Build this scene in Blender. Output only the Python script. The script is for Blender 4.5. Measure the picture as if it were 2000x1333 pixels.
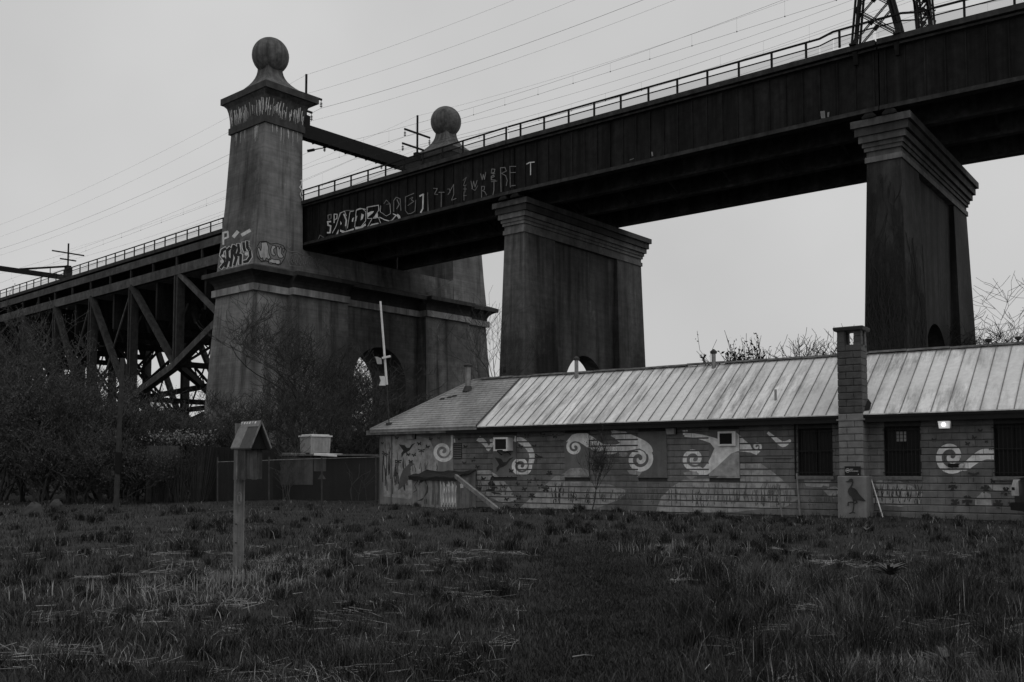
import bpy, bmesh, math, random
import numpy as np
from mathutils import Vector, Matrix
from mathutils.geometry import tessellate_polygon

for o in list(bpy.data.objects):
    bpy.data.objects.remove(o)
scene = bpy.context.scene
R = math.radians
# ------------------------------------------------------------------ camera, sky, sun, exposure
FPX, TH, CX, HZ, CH = 1920.0, math.atan(.06), 1000.0, 920.0, 1.45   # focal length and horizon in photo pixels
CY = HZ - FPX*math.tan(TH)
cam_d = bpy.data.cameras.new('camera'); cam = bpy.data.objects.new('camera', cam_d)
scene.collection.objects.link(cam); scene.camera = cam
cam.location = (0, 0, CH); cam.rotation_euler = (math.pi/2 + TH, 0, 0)
cam_d.sensor_fit = 'HORIZONTAL'; cam_d.sensor_width = 36.0
cam_d.lens = 36.0*FPX/2000.0
cam_d.shift_y = (CY - 666.5)/2000.0
cam_d.clip_start = .1; cam_d.clip_end = 3000

SUN_EL, SUN_AZ = R(52), R(140)
world = bpy.data.worlds.new('World'); scene.world = world; world.use_nodes = True
wn = world.node_tree; wn.nodes.clear()
sky = wn.nodes.new('ShaderNodeTexSky'); sky.sky_type = 'NISHITA'; sky.sun_disc = False
sky.sun_elevation = SUN_EL; sky.sun_rotation = SUN_AZ; sky.dust_density = 4.0
bw = wn.nodes.new('ShaderNodeRGBToBW'); wn.links.new(sky.outputs[0], bw.inputs[0])
tc = wn.nodes.new('ShaderNodeTexCoord')
cl = wn.nodes.new('ShaderNodeTexNoise'); cl.inputs['Scale'].default_value = 2.2; cl.inputs['Detail'].default_value = 4
wn.links.new(tc.outputs['Generated'], cl.inputs['Vector'])
clr = wn.nodes.new('ShaderNodeMapRange')
clr.inputs['From Min'].default_value = .3; clr.inputs['From Max'].default_value = .7
clr.inputs['To Min'].default_value = 5.45; clr.inputs['To Max'].default_value = 6.75
wn.links.new(cl.outputs['Fac'], clr.inputs['Value'])
mx = wn.nodes.new('ShaderNodeMix'); mx.data_type = 'FLOAT'; mx.inputs[0].default_value = .93    # cloud cover over the clear sky
wn.links.new(bw.outputs[0], mx.inputs[2]); wn.links.new(clr.outputs[0], mx.inputs[3])
bg = wn.nodes.new('ShaderNodeBackground'); bg.inputs['Strength'].default_value = .1
wn.links.new(mx.outputs[0], bg.inputs['Color'])
wo = wn.nodes.new('ShaderNodeOutputWorld'); wn.links.new(bg.outputs[0], wo.inputs['Surface'])

sd = bpy.data.lights.new('sun', 'SUN'); sd.energy = .5; sd.angle = R(50); sd.color = (1, 1, 1)
so = bpy.data.objects.new('sun', sd); scene.collection.objects.link(so)
so.rotation_euler = Vector((math.cos(SUN_EL)*math.sin(SUN_AZ), math.cos(SUN_EL)*math.cos(SUN_AZ), math.sin(SUN_EL))).to_track_quat('Z', 'Y').to_euler()
so.location = (0, 0, 80)
vs = scene.view_settings; vs.view_transform = 'Standard'; vs.look = 'None'; vs.exposure = 0.0; vs.gamma = 1.0
vs.use_curve_mapping = False

# ------------------------------------------------------------------ helpers
col = scene.collection
O = np.array([0, 0, CH])
_c, _s = math.cos(TH), math.sin(TH)
def ray(x, y):
    a = (x-CX)/FPX; b = -(y-CY)/FPX
    return np.array([a, _c-b*_s, _s+b*_c])
def at_z(x, y, z): r = ray(x, y); return O + r*(z-CH)/r[2]
def at_y(x, y, Y): r = ray(x, y); return O + r*Y/r[1]
class Plane:
    def __init__(s, p, nrm): s.p = np.array(p, float); s.n = np.array(nrm, float); s.n /= np.linalg.norm(s.n); s.n *= -np.sign(s.n @ (s.p-O))
    def hit(s, x, y, off=0.0): r = ray(x, y); k = ((s.p-O) @ s.n)/(r @ s.n); return O + r*k + s.n*off
class Fr:                                    # local frame: t along, n across (away), z up
    def __init__(s, ang, C):
        a = R(ang); s.t = np.array([math.cos(a), -math.sin(a)]); s.n = np.array([math.sin(a), math.cos(a)]); s.C = np.array(C, float)
        s.rz = -a
    def w(s, t, n, z): p = s.C + s.t*t + s.n*n; return (p[0], p[1], z)
class World:
    def w(s, t, n, z): return (t, n, z)
WF = World()

class MB:
    def __init__(s): s.v = []; s.f = []; s.mi = []; s.m = 0
    def add(s, vs_, fs):
        b = len(s.v); s.v += [tuple(map(float, p)) for p in vs_]; s.f += [tuple(i+b for i in f) for f in fs]; s.mi += [s.m]*len(fs)
    def box(s, fr, t0, t1, n0, n1, z0, z1):
        s.add([fr.w(t, n, z) for z in (z0, z1) for n in (n0, n1) for t in (t0, t1)],
              [(0, 2, 3, 1), (4, 5, 7, 6), (0, 1, 5, 4), (2, 6, 7, 3), (0, 4, 6, 2), (1, 3, 7, 5)])
    def loft(s, fr, levels):                  # levels: (z, t0, t1, n0, n1)
        k = len(levels); V = []
        for (z, t0, t1, n0, n1) in levels: V += [fr.w(t0, n0, z), fr.w(t1, n0, z), fr.w(t1, n1, z), fr.w(t0, n1, z)]
        F = [(3, 2, 1, 0), tuple(4*(k-1)+i for i in range(4))]
        for j in range(k-1):
            for i in range(4): F.append((4*j+i, 4*j+(i+1) % 4, 4*j+4+(i+1) % 4, 4*j+4+i))
        s.add(V, F)
    def prism(s, pts_a, pts_b):               # two matching 3d outlines
        k = len(pts_a); s.add(list(pts_a)+list(pts_b), [tuple(range(k-1, -1, -1)), tuple(range(k, 2*k))]+[(i, (i+1) % k, k+(i+1) % k, k+i) for i in range(k)])
    def bar(s, p, q, w, d=None, up=(0, 0, 1)):
        p, q = Vector(p), Vector(q); d = d or w; ax = (q-p).normalized(); up = Vector(up)
        if abs(ax.dot(up)) > .97: up = Vector((1, 0, 0))
        a = ax.cross(up).normalized()*w/2; b = a.cross(ax).normalized()*d/2
        s.prism([p+a+b, p-a+b, p-a-b, p+a-b], [q+a+b, q-a+b, q-a-b, q+a-b])
    def tube(s, pts, r, k=8):
        pts = [Vector(p) for p in pts]; rs = r if isinstance(r, (list, tuple)) else [r]*len(pts); V = []; F = []
        for i, p in enumerate(pts):
            ax = (pts[min(i+1, len(pts)-1)]-pts[max(i-1, 0)]).normalized(); up = Vector((0, 0, 1)) if abs(ax.z) < .95 else Vector((1, 0, 0))
            a = ax.cross(up).normalized(); b = ax.cross(a)
            V += [p+(a*math.cos(2*math.pi*j/k)+b*math.sin(2*math.pi*j/k))*rs[i] for j in range(k)]
        for i in range(len(pts)-1):
            for j in range(k): F.append((i*k+j, i*k+(j+1) % k, i*k+k+(j+1) % k, i*k+k+j))
        F.append(tuple(range(k-1, -1, -1))); F.append(tuple(range((len(pts)-1)*k, len(pts)*k)))
        s.add(V, F)
    def build(s, name, mats, parent=None, smooth=False, base=None):
        me = bpy.data.meshes.new(name); b = base if base is not None else (root_of(parent) if parent else (0, 0, 0))
        me.from_pydata([(x-b[0], y-b[1], z-b[2]) for x, y, z in s.v], [], s.f)
        for m in (mats if isinstance(mats, list) else [mats]): me.materials.append(m)
        if any(s.mi): me.polygons.foreach_set('material_index', s.mi)
        if smooth: me.polygons.foreach_set('use_smooth', [True]*len(me.polygons))
        me.update()
        o = bpy.data.objects.new(name, me); col.objects.link(o)
        if parent: o.parent = parent
        else: o.location = b
        return o
def root_of(o):
    p = Vector((0, 0, 0))
    while o is not None: p = p + o.location; o = o.parent
    return tuple(p)
def tag(o, label=None, cat=None, group=None, kind=None):
    if label: o['label'] = label
    if cat: o['category'] = cat
    if group: o['group'] = group
    if kind: o['kind'] = kind
    return o
def thing(name, loc, label, cat, group=None):
    o = bpy.data.objects.new(name, None); o.empty_display_size = .3; col.objects.link(o); o.location = loc
    return tag(o, label, cat, group)
def inst(name, mesh_obj, parent, loc, rz=0.0):      # another piece sharing mesh data; loc in world coordinates
    o = bpy.data.objects.new(name, mesh_obj.data if not isinstance(mesh_obj, bpy.types.Mesh) else mesh_obj); col.objects.link(o)
    o.parent = parent; b = root_of(parent); o.location = (loc[0]-b[0], loc[1]-b[1], loc[2]-b[2]); o.rotation_euler = (0, 0, rz)
    return o

# ------------------------------------------------------------------ materials (the photograph is black and white: neutral tones)
def mat(name, base, var=.35, scale=2.0, rough=.85, streak=0.0, streak_scale=1.2, bump=0.0, bscale=None, metallic=0.0, island=0.0, coarse=0.0, cscale=.15, lines=0.0, lscale=1.6, spec=.3, stains_and_shade=(), runs=0.0, runs_scale=1.1):
    m = bpy.data.materials.new(name); m.use_nodes = True; nt = m.node_tree; N = nt.nodes; L = nt.links
    bs = N['Principled BSDF']; bs.inputs['Roughness'].default_value = rough; bs.inputs['Metallic'].default_value = metallic
    bs.inputs['Specular IOR Level'].default_value = spec
    ge = N.new('ShaderNodeNewGeometry')
    def noise(sc, det=5.0, vec=None, ro=.6):
        n = N.new('ShaderNodeTexNoise'); n.inputs['Scale'].default_value = sc; n.inputs['Detail'].default_value = det; n.inputs['Roughness'].default_value = ro
        L.new(vec if vec is not None else ge.outputs['Position'], n.inputs['Vector']); return n.outputs['Fac']
    def rng(x, a, b, c, d):
        r = N.new('ShaderNodeMapRange'); L.new(x, r.inputs['Value'])
        for k, v in zip(('From Min', 'From Max', 'To Min', 'To Max'), (a, b, c, d)): r.inputs[k].default_value = v
        return r.outputs[0]
    def mul(a, b):
        n = N.new('ShaderNodeMath'); n.operation = 'MULTIPLY'; L.new(a, n.inputs[0]); L.new(b, n.inputs[1]); return n.outputs[0]
    v = rng(noise(scale), .25, .75, base*(1-var), base*(1+var))
    if coarse: v = mul(v, rng(noise(cscale, 3.0), .35, .65, 1-coarse, 1+coarse*.6))
    if streak:
        mp = N.new('ShaderNodeMapping'); mp.inputs['Scale'].default_value = (streak_scale, streak_scale, streak_scale*.06); L.new(ge.outputs['Position'], mp.inputs['Vector'])
        v = mul(v, rng(noise(1.0, 6.0, mp.outputs[0], .7), .38, .62, 1-streak, 1.0+streak*.25))
    if lines:
        mp = N.new('ShaderNodeMapping'); mp.inputs['Scale'].default_value = (.05, .05, lscale); L.new(ge.outputs['Position'], mp.inputs['Vector'])
        v = mul(v, rng(noise(1.0, 4.0, mp.outputs[0], .8), .35, .65, 1-lines, 1.0+lines))
    if runs:                                 # black water runs down the face, and pale scars
        mp = N.new('ShaderNodeMapping'); mp.inputs['Scale'].default_value = (runs_scale, runs_scale, runs_scale*.07); mp.inputs['Location'].default_value = (7, 3, 1); L.new(ge.outputs['Position'], mp.inputs['Vector'])
        v = mul(v, rng(noise(1.0, 8.0, mp.outputs[0], .62), .50, .66, 1.0, 1-runs))
        v = mul(v, rng(noise(.55, 8.0, None, .72), .60, .72, 1.0, 1.4))
    for (c, rad, st) in stains_and_shade:             # blotches at fixed places: soot and damp, and shade painted into the masonry
        a = N.new('ShaderNodeVectorMath'); a.operation = 'SUBTRACT'; a.inputs[1].default_value = c; L.new(ge.outputs['Position'], a.inputs[0])
        b = N.new('ShaderNodeVectorMath'); b.operation = 'DIVIDE'; b.inputs[1].default_value = rad; L.new(a.outputs[0], b.inputs[0])
        d = N.new('ShaderNodeVectorMath'); d.operation = 'LENGTH'; L.new(b.outputs[0], d.inputs[0])
        e = N.new('ShaderNodeMath'); e.operation = 'ADD'; L.new(d.outputs['Value'], e.inputs[0]); L.new(rng(noise(.9, 6.0, None, .7), .3, .7, -.35, .35), e.inputs[1])
        v = mul(v, rng(e.outputs[0], .45, 1.15, 1-st, 1.0))
    if island: v = mul(v, rng(ge.outputs['Random Per Island'], 0, 1, 1-island, 1+island))
    cb = N.new('ShaderNodeCombineColor')
    for i in range(3): L.new(v, cb.inputs[i])
    L.new(cb.outputs[0], bs.inputs['Base Color'])
    if bump:
        bp = N.new('ShaderNodeBump'); bp.inputs['Strength'].default_value = bump; bp.inputs['Distance'].default_value = .02
        L.new(noise(bscale or scale*8, 4.0), bp.inputs['Height']); L.new(bp.outputs[0], bs.inputs['Normal'])
    return m
def fpt(ang, C, t, n, z): a = R(ang); return (C[0]+math.cos(a)*t+math.sin(a)*n, C[1]-math.sin(a)*t+math.cos(a)*n, z)
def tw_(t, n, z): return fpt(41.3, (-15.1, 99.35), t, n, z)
def p2_(t, n, z): return fpt(39.5, (5.445, 80.565), t, n, z)
def p3_(t, n, z): return fpt(36.8, (26.684, 63.097), t, n, z)
M = dict(
    tower=mat('weathered_concrete', .165, .28, 1.3, streak=.26, streak_scale=.8, bump=.6, bscale=18, coarse=.34, cscale=.14, lines=.16, lscale=7, runs=.6, stains_and_shade=[(tw_(-.8, -14.3, 27), (2.9, 2.9, 7), .38), (tw_(1.2, -14.4, 27), (1.6, 1.6, 6.5), .45), (tw_(2.8, -9.7, 29.5), (1.1, 1.1, 4.5), .5), (tw_(-1.5, -14.8, 22.5), (2.6, 2.6, 2.5), .3), (tw_(-.8, -16, 7), (1.9, 1.9, 6.5), .45), (tw_(3.4, -11.4, 15), (1.2, 1.2, 6), .4), (tw_(3.6, 9, 15), (2.6, 2.6, 4.5), .5), (tw_(2.9, 4, 20), (7, 7, 3), .5), (tw_(2.6, 1, 12), (6, 6, 8), .5), (tw_(3.8, -5.6, 10), (2.2, 2.2, 7), .45)]),  # broad blotches paint shade on the pylon's left face and under the bridge
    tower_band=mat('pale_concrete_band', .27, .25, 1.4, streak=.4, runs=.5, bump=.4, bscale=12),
    cove=mat('shaded_cove_concrete', .022, .5, 1.5, streak=.4), bell=mat('dark_bell_concrete', .055, .5, 1.6, streak=.5, streak_scale=2.5, bump=.4, bscale=10),  # cove tone paints the deep shade under the ledge; bell simply dark
    cornice_dark=mat('shaded_cornice_concrete', .085, .4, 1.6, streak=.45, bump=.4, bscale=12), ledge=mat('dark_ledge_concrete', .045, .45, 1.2, streak=.4, bump=.5, bscale=10),  # cornice_dark has the shade under the bridge put into its tone
    pier=mat('pier_concrete', .108, .3, 2.2, streak=.45, streak_scale=.7, bump=.6, bscale=16, coarse=.35, cscale=.2, lines=.12, lscale=6, runs=.65, stains_and_shade=[(p2_(1.2, -5.6, 9), (2.2, 2.2, 5.5), .72), (p2_(-.3, -8.6, 7.5), (1.7, 1.7, 6.5), .5), (p2_(1.2, 7.6, 8), (2.0, 2.0, 6), .6), (p2_(.9, 0, 6), (4, 4, 4), .3)]),
    pier_dark=mat('sooty_pier_concrete', .05, .35, 2.2, streak=.5, streak_scale=.8, bump=.6, bscale=16, coarse=.35, cscale=.25, runs=.6, stains_and_shade=[(p3_(0, -8.6, 8.5), (2.2, 2.2, 6.5), .7), (p3_(1.2, -5.8, 9), (2.4, 2.4, 7), .7), (p3_(1.3, 8.2, 10), (3, 3, 9), .75), (p3_(.7, 1, 8), (4, 4, 5), .4)]),  # right-end blotch paints in shade under the bridge
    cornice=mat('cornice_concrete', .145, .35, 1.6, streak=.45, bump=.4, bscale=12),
    ball=mat('ball_concrete', .10, .5, 1.5, streak=.5, streak_scale=2.5, bump=.5, bscale=10),
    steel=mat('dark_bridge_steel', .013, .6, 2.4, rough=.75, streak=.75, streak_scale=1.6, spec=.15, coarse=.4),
    steel_lit=mat('lit_truss_steel', .075, .5, 2.0, rough=.8, streak=.4, streak_scale=1.0, spec=.2, coarse=.3, cscale=.4),  # truss steel with the light on it put into the tone
    steel_mid=mat('mid_truss_steel', .04, .5, 2.0, rough=.85, streak=.4, spec=.15),  # same steel, toned down where less light reaches posts and diagonals
    black=mat('black_steel', .008, .3, 2.0, rough=.7, spec=.15),
    wire=mat('wire_metal', .02, .2, 1.0, rough=.6),
    white_stain=mat('lime_runs', .5, .3, 5),
    graf_white=mat('white_spray_paint', .52, .3, 3.0),
    graf_dim=mat('faded_spray_paint', .17, .4, 3.0),
    graf_black=mat('black_spray_paint', .012, .3, 3.0),
    graf_grey=mat('grey_spray_fill', .40, .35, 1.2, streak=.3, streak_scale=3),
    block=mat('painted_block', .155, .28, 3.5, bump=.5, bscale=45, island=.12, coarse=.25, cscale=.6, streak=.2, streak_scale=2.5),
    mortar=mat('dark_mortar', .05, .3, 6),
    smooth=mat('painted_render', .21, .25, 3.0, streak=.3, streak_scale=3, bump=.2, coarse=.2, cscale=.7),
    board=mat('painted_board', .135, .22, 2.6, streak=.2, streak_scale=2.5, bump=.15),
    hill=mat('pale_mural_paint', .32, .42, 5.0, island=.08, streak=.2, streak_scale=3, bump=.4, bscale=45),
    swirl=mat('light_mural_paint', .74, .3, 5.0, streak=.18, streak_scale=4, bump=.4, bscale=45, coarse=.15, cscale=1),
    swirl_mid=mat('grey_mural_paint', .12, .25, 3.0, bump=.4, bscale=45),
    motif=mat('dark_mural_paint', .035, .45, 4.0, bump=.3, bscale=45),
    motif_mid=mat('faded_mural_paint', .10, .3, 4.0),
    trim=mat('dark_trim', .007, .4, 3), trim_worn=mat('worn_fascia_paint', .12, .5, 3.0, streak=.5, streak_scale=3),
    shingle=mat('grey_asphalt_shingle', .27, .25, 8, bump=.3, bscale=60, island=.15, coarse=.25, cscale=.5, streak=.15),
    chim=mat('dark_chimney_block', .075, .35, 5, bump=.6, bscale=40, island=.2, streak=.2), chim_paint=mat('chimney_block_paint', .17, .3, 4, bump=.5, bscale=40, island=.12),
    chim_base=mat('painted_chimney_footing', .19, .2, 4, streak=.2, streak_scale=3, bump=.4, bscale=30),
    pipe=mat('galvanised_pipe', .22, .4, 5, rough=.5, streak=.4, streak_scale=6), pipe_dark=mat('sooty_pipe', .04, .5, 5),
    white=mat('white_enamel', .62, .12, 6, rough=.5, streak=.15, streak_scale=5), grey_plastic=mat('grey_plastic', .3, .2, 5, streak=.2, streak_scale=4),
    glass=mat('dark_glass', .006, .2, 3, rough=.3, spec=.15), bars=mat('window_bar_iron', .014, .4, 8), sill=mat('stone_sill', .14, .35, 6),
    wood=mat('weathered_post_wood', .17, .35, 6, streak=.45, streak_scale=14, bump=.5, bscale=40), wood_dark=mat('damp_box_wood', .06, .5, 6, streak=.6, streak_scale=14, bump=.5, bscale=30),
    felt=mat('felt_roof_light', .19, .25, 20), felt_dark=mat('felt_roof_dark', .07, .2, 20), plank=mat('bleached_plank', .2, .4, 5, streak=.3),
    lid=mat('tar_felt_lid', .014, .6, 4, rough=.6), hatch=mat('painted_plywood', .2, .35, 4, streak=.45, streak_scale=6),
    soil=mat('damp_soil', .014, .5, 2.5, bump=.8, bscale=12, coarse=.4, cscale=.3), far_soil=mat('far_soil', .03, .4, .3),
    grass=mat('grass_blade', .032, .3, 1.2, rough=.5, island=.85, coarse=.75, cscale=.75, spec=.35), grass_path=mat('trodden_blade', .026, .3, 1.2, rough=.6, island=.7, coarse=.4, cscale=1.2, spec=.2), grass_dark=mat('dark_grass_blade', .017, .3, 1.2, rough=.5, island=.85, spec=.3), grass_pale=mat('pale_grass_blade', .075, .3, 1.2, rough=.55, island=.8, spec=.3), dry=mat('dry_straw', .2, .35, 1.2, rough=.7, island=.75, spec=.25),
    bark=mat('grey_bark', .035, .4, 6, bump=.5), bark_pale=mat('pale_bark', .075, .4, 6), twig=mat('twig_bark', .034, .4, 3, island=.5), thick=mat('thicket_twig', .05, .4, 3, island=.6), bud=mat('bud_leaf', .058, .4, 2, island=.5), bud_dark=mat('evergreen_leaf', .014, .4, 3, island=.4),
    blossom=mat('pale_blossom', .16, .4, 2, island=.5), far_tree=mat('far_tree', .05, .4, .8, island=.5), vine=mat('vine_stem', .026, .4, 5),
    hut=mat('dark_hut_paint', .012, .4, 2, streak=.4), hut_grey=mat('grey_hut_panel', .10, .35, 2, streak=.4, streak_scale=3),
    dock=mat('dock_leaf', .075, .4, 3, rough=.5), stone=mat('field_stone', .045, .4, 4, bump=.8, bscale=14), sign=mat('sign_black', .006, .1, 4, rough=.4), sign_white=mat('sign_white', .6, .1, 4),
    car=mat('dark_car_paint', .012, .2, 2, rough=.3, spec=.5), chrome=mat('bright_trim', .55, .2, 8, rough=.25, spec=.6), rubber=mat('tyre_rubber', .01, .3, 8),
    dark_foil=mat('hatch_shadow_void', .006, .2, 4))
def roof_metal():
    m = mat('standing_seam_metal', .68, .14, 7.0, rough=.55, spec=.35); nt = m.node_tree; N = nt.nodes; L = nt.links; bs = N['Principled BSDF']
    src = bs.inputs['Base Color'].links[0].from_socket; ge = [n for n in N if n.bl_idname == 'ShaderNodeNewGeometry'][0]
    m0 = N.new('ShaderNodeMapping'); m0.inputs['Rotation'].default_value = (0, 0, R(35.2)); L.new(ge.outputs['Position'], m0.inputs['Vector'])
    mp = N.new('ShaderNodeMapping'); mp.inputs['Scale'].default_value = (3.4, .55, .5); L.new(m0.outputs[0], mp.inputs['Vector'])
    n1 = N.new('ShaderNodeTexNoise'); n1.inputs['Scale'].default_value = 1.0; n1.inputs['Detail'].default_value = 8; n1.inputs['Roughness'].default_value = .74; L.new(mp.outputs[0], n1.inputs['Vector'])
    r1 = N.new('ShaderNodeMapRange'); L.new(n1.outputs['Fac'], r1.inputs['Value'])
    for k, v in zip(('From Min', 'From Max', 'To Min', 'To Max'), (.36, .58, .34, 1.04)): r1.inputs[k].default_value = v
    isl = N.new('ShaderNodeMapRange'); oi = N.new('ShaderNodeObjectInfo'); L.new(oi.outputs['Random'], isl.inputs['Value'])
    for k, v in zip(('To Min', 'To Max'), (.9, 1.06)): isl.inputs[k].default_value = v
    n2 = N.new('ShaderNodeTexNoise'); n2.inputs['Scale'].default_value = .32; n2.inputs['Detail'].default_value = 3; L.new(ge.outputs['Position'], n2.inputs['Vector'])
    r2 = N.new('ShaderNodeMapRange'); L.new(n2.outputs['Fac'], r2.inputs['Value'])
    for k, v in zip(('From Min', 'From Max', 'To Min', 'To Max'), (.46, .66, 0.0, 1.0)): r2.inputs[k].default_value = v
    lx = N.new('ShaderNodeMix'); lx.data_type = 'FLOAT'; L.new(r2.outputs[0], lx.inputs[0]); L.new(r1.outputs[0], lx.inputs[2]); lx.inputs[3].default_value = .95
    m1 = N.new('ShaderNodeMath'); m1.operation = 'MULTIPLY'; L.new(lx.outputs[0], m1.inputs[0]); L.new(isl.outputs[0], m1.inputs[1])
    mm = N.new('ShaderNodeMix'); mm.data_type = 'RGBA'; mm.blend_type = 'MULTIPLY'; mm.inputs[0].default_value = 1
    cb = N.new('ShaderNodeCombineColor')
    for i in range(3): L.new(m1.outputs[0], cb.inputs[i])
    L.new(src, mm.inputs[6]); L.new(cb.outputs[0], mm.inputs[7]); L.new(mm.outputs[2], bs.inputs['Base Color'])
    return m
M['roof'] = roof_metal(); M['seam'] = mat('shaded_seam', .17, .5, 3)  # dark seam tone paints the shadow side of each seam
def screen_mat(name, dens, tone):            # woven wire too fine to draw wire by wire
    m = bpy.data.materials.new(name); m.use_nodes = True; nt = m.node_tree; bs = nt.nodes['Principled BSDF']; bs.inputs['Base Color'].default_value = (tone, tone, tone, 1); bs.inputs['Roughness'].default_value = .8
    tr = nt.nodes.new('ShaderNodeBsdfTransparent'); mi = nt.nodes.new('ShaderNodeMixShader'); mi.inputs[0].default_value = dens
    nt.links.new(tr.outputs[0], mi.inputs[1]); nt.links.new(bs.outputs[0], mi.inputs[2]); nt.links.new(mi.outputs[0], nt.nodes['Material Output'].inputs['Surface']); return m
M['screen'] = screen_mat('railing_wire_screen', .24, .05)
M['chain'] = screen_mat('chain_link', .22, .03)
def emit(name, s):
    m = bpy.data.materials.new(name); m.use_nodes = True; b = m.node_tree.nodes['Principled BSDF']
    b.inputs['Base Color'].default_value = (.8, .8, .8, 1); b.inputs['Emission Color'].default_value = (1, 1, 1, 1); b.inputs['Emission Strength'].default_value = s; return m
M['lamp'] = emit('lit_lamp_bulb', 2.2); M['lamp_lens'] = emit('lit_lamp_lens', .28)

# ------------------------------------------------------------------ ground
def gz(x, y):
    x = np.asarray(x, float); y = np.asarray(y, float); d = np.hypot(x, y)
    k = np.clip((60-d)/20, 0, 1)
    z = .045*np.sin(x*.55+1.3)*np.cos(y*.42+.4) + .03*np.sin(x*1.3+y*.9) + .018*np.sin(x*2.7-y*2.1+1) + .012*np.sin(4.3*x+1)*np.sin(3.9*y)
    rise = .08*np.clip((d-20)/14, 0, 1)
    return k*(z+rise)
def axis(lo, hi, fine, n1, n2):
    a = np.linspace(-fine, fine, n1); g = fine*(hi/fine)**np.linspace(0, 1, n2)[1:]
    return np.concatenate([-g[::-1], a, g])
gx = axis(-900, 900, 24, 150, 14); gy = np.concatenate([np.linspace(-30, 3, 8)[:-1], np.linspace(3, 46, 150), 46*(1500/46)**np.linspace(0, 1, 14)[1:]])
XX, YY = np.meshgrid(gx, gy); ZZ = gz(XX, YY)
nx, ny = len(gx), len(gy)
gm = bpy.data.meshes.new('ground')
idx = np.arange(nx*ny).reshape(ny, nx)
F = np.stack([idx[:-1, :-1], idx[:-1, 1:], idx[1:, 1:], idx[1:, :-1]], -1).reshape(-1, 4)
gm.from_pydata(np.stack([XX, YY, ZZ], -1).reshape(-1, 3).tolist(), [], F.tolist()); gm.materials.append(M['soil'])
gm.polygons.foreach_set('use_smooth', [True]*len(gm.polygons))
ground = bpy.data.objects.new('ground', gm); col.objects.link(ground); tag(ground, kind='structure')

# ------------------------------------------------------------------ ribbons and polygons painted on a plane, from photo pixels
def ribbon(mb, pts, w, plane, off):
    P = [np.array(p, float) for p in pts]; n = len(P)
    for i in range(n-1):
        d = P[i+1]-P[i]; L = np.hypot(*d)
        if L < 1e-6: continue
        q = np.array([-d[1], d[0]])/L*w/2; e = d/L*w*.25
        A = [P[i]-e+q, P[i+1]+e+q, P[i+1]+e-q, P[i]-e-q]
        mb.add([plane.hit(a[0], a[1], off+.0007*i) for a in A], [(0, 1, 2, 3)])
def poly(mb, pts, plane, off):
    V = [plane.hit(x, y, off) for x, y in pts]
    for t in tessellate_polygon([[Vector((x, y, 0)) for x, y in pts]]): mb.add([V[i] for i in t], [(0, 1, 2)])
def split_build(mb, name, m, parent):       # every separate painted piece its own object
    n = len(mb.v); par = list(range(n)); key = {}
    def find(i):
        while par[i] != i: par[i] = par[par[i]]; i = par[i]
        return i
    for i, v in enumerate(mb.v):
        k = getattr(mb, 'grp', {}).get(i)
        if k is not None:
            if k in key: par[find(i)] = find(key[k])
            else: key[k] = i
    for f in mb.f:
        for i in f[1:]: par[find(i)] = find(f[0])
    out = {}
    for f in mb.f: out.setdefault(find(f[0]), []).append(f)
    for fs in out.values():
        q = MB()
        for f in fs: q.add([mb.v[i] for i in f], [tuple(range(len(f)))])
        q.build(name, m, parent)
def mark(mb, fn, *a):                        # run a drawing call and remember that its vertices belong together
    b = len(mb.v); fn(mb, *a)
    if not hasattr(mb, 'grp'): mb.grp = {}; mb.gn = 0
    mb.gn += 1
    for i in range(b, len(mb.v)): mb.grp[i] = mb.gn
def circ(cx, cy, r, k=10): return [(cx+r*math.cos(2*math.pi*i/k), cy+r*math.sin(2*math.pi*i/k)) for i in range(k)]

# ------------------------------------------------------------------ the bridge
ZD = 26.45
TF = Fr(41.3, (-15.1, 99.35))                # tower frame, origin at its centre
T0 = np.array(TF.w(0, -9.67, 0)[:2]); N2 = np.array([-.25, 73.3]); N3 = np.array([21.3, 55.93])
a_ = R(35.9); N4 = N3 + np.array([math.cos(a_), -math.sin(a_)])*44
a_ = R(42.8); tt_ = np.array([math.cos(a_), -math.sin(a_)]); NT = np.array([-30.01, 100.47]); N0 = NT - tt_*96

def fr_between(A, B):
    d = B-A; return Fr(math.degrees(math.atan2(-d[1], d[0])), A), float(np.hypot(*d))

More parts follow.
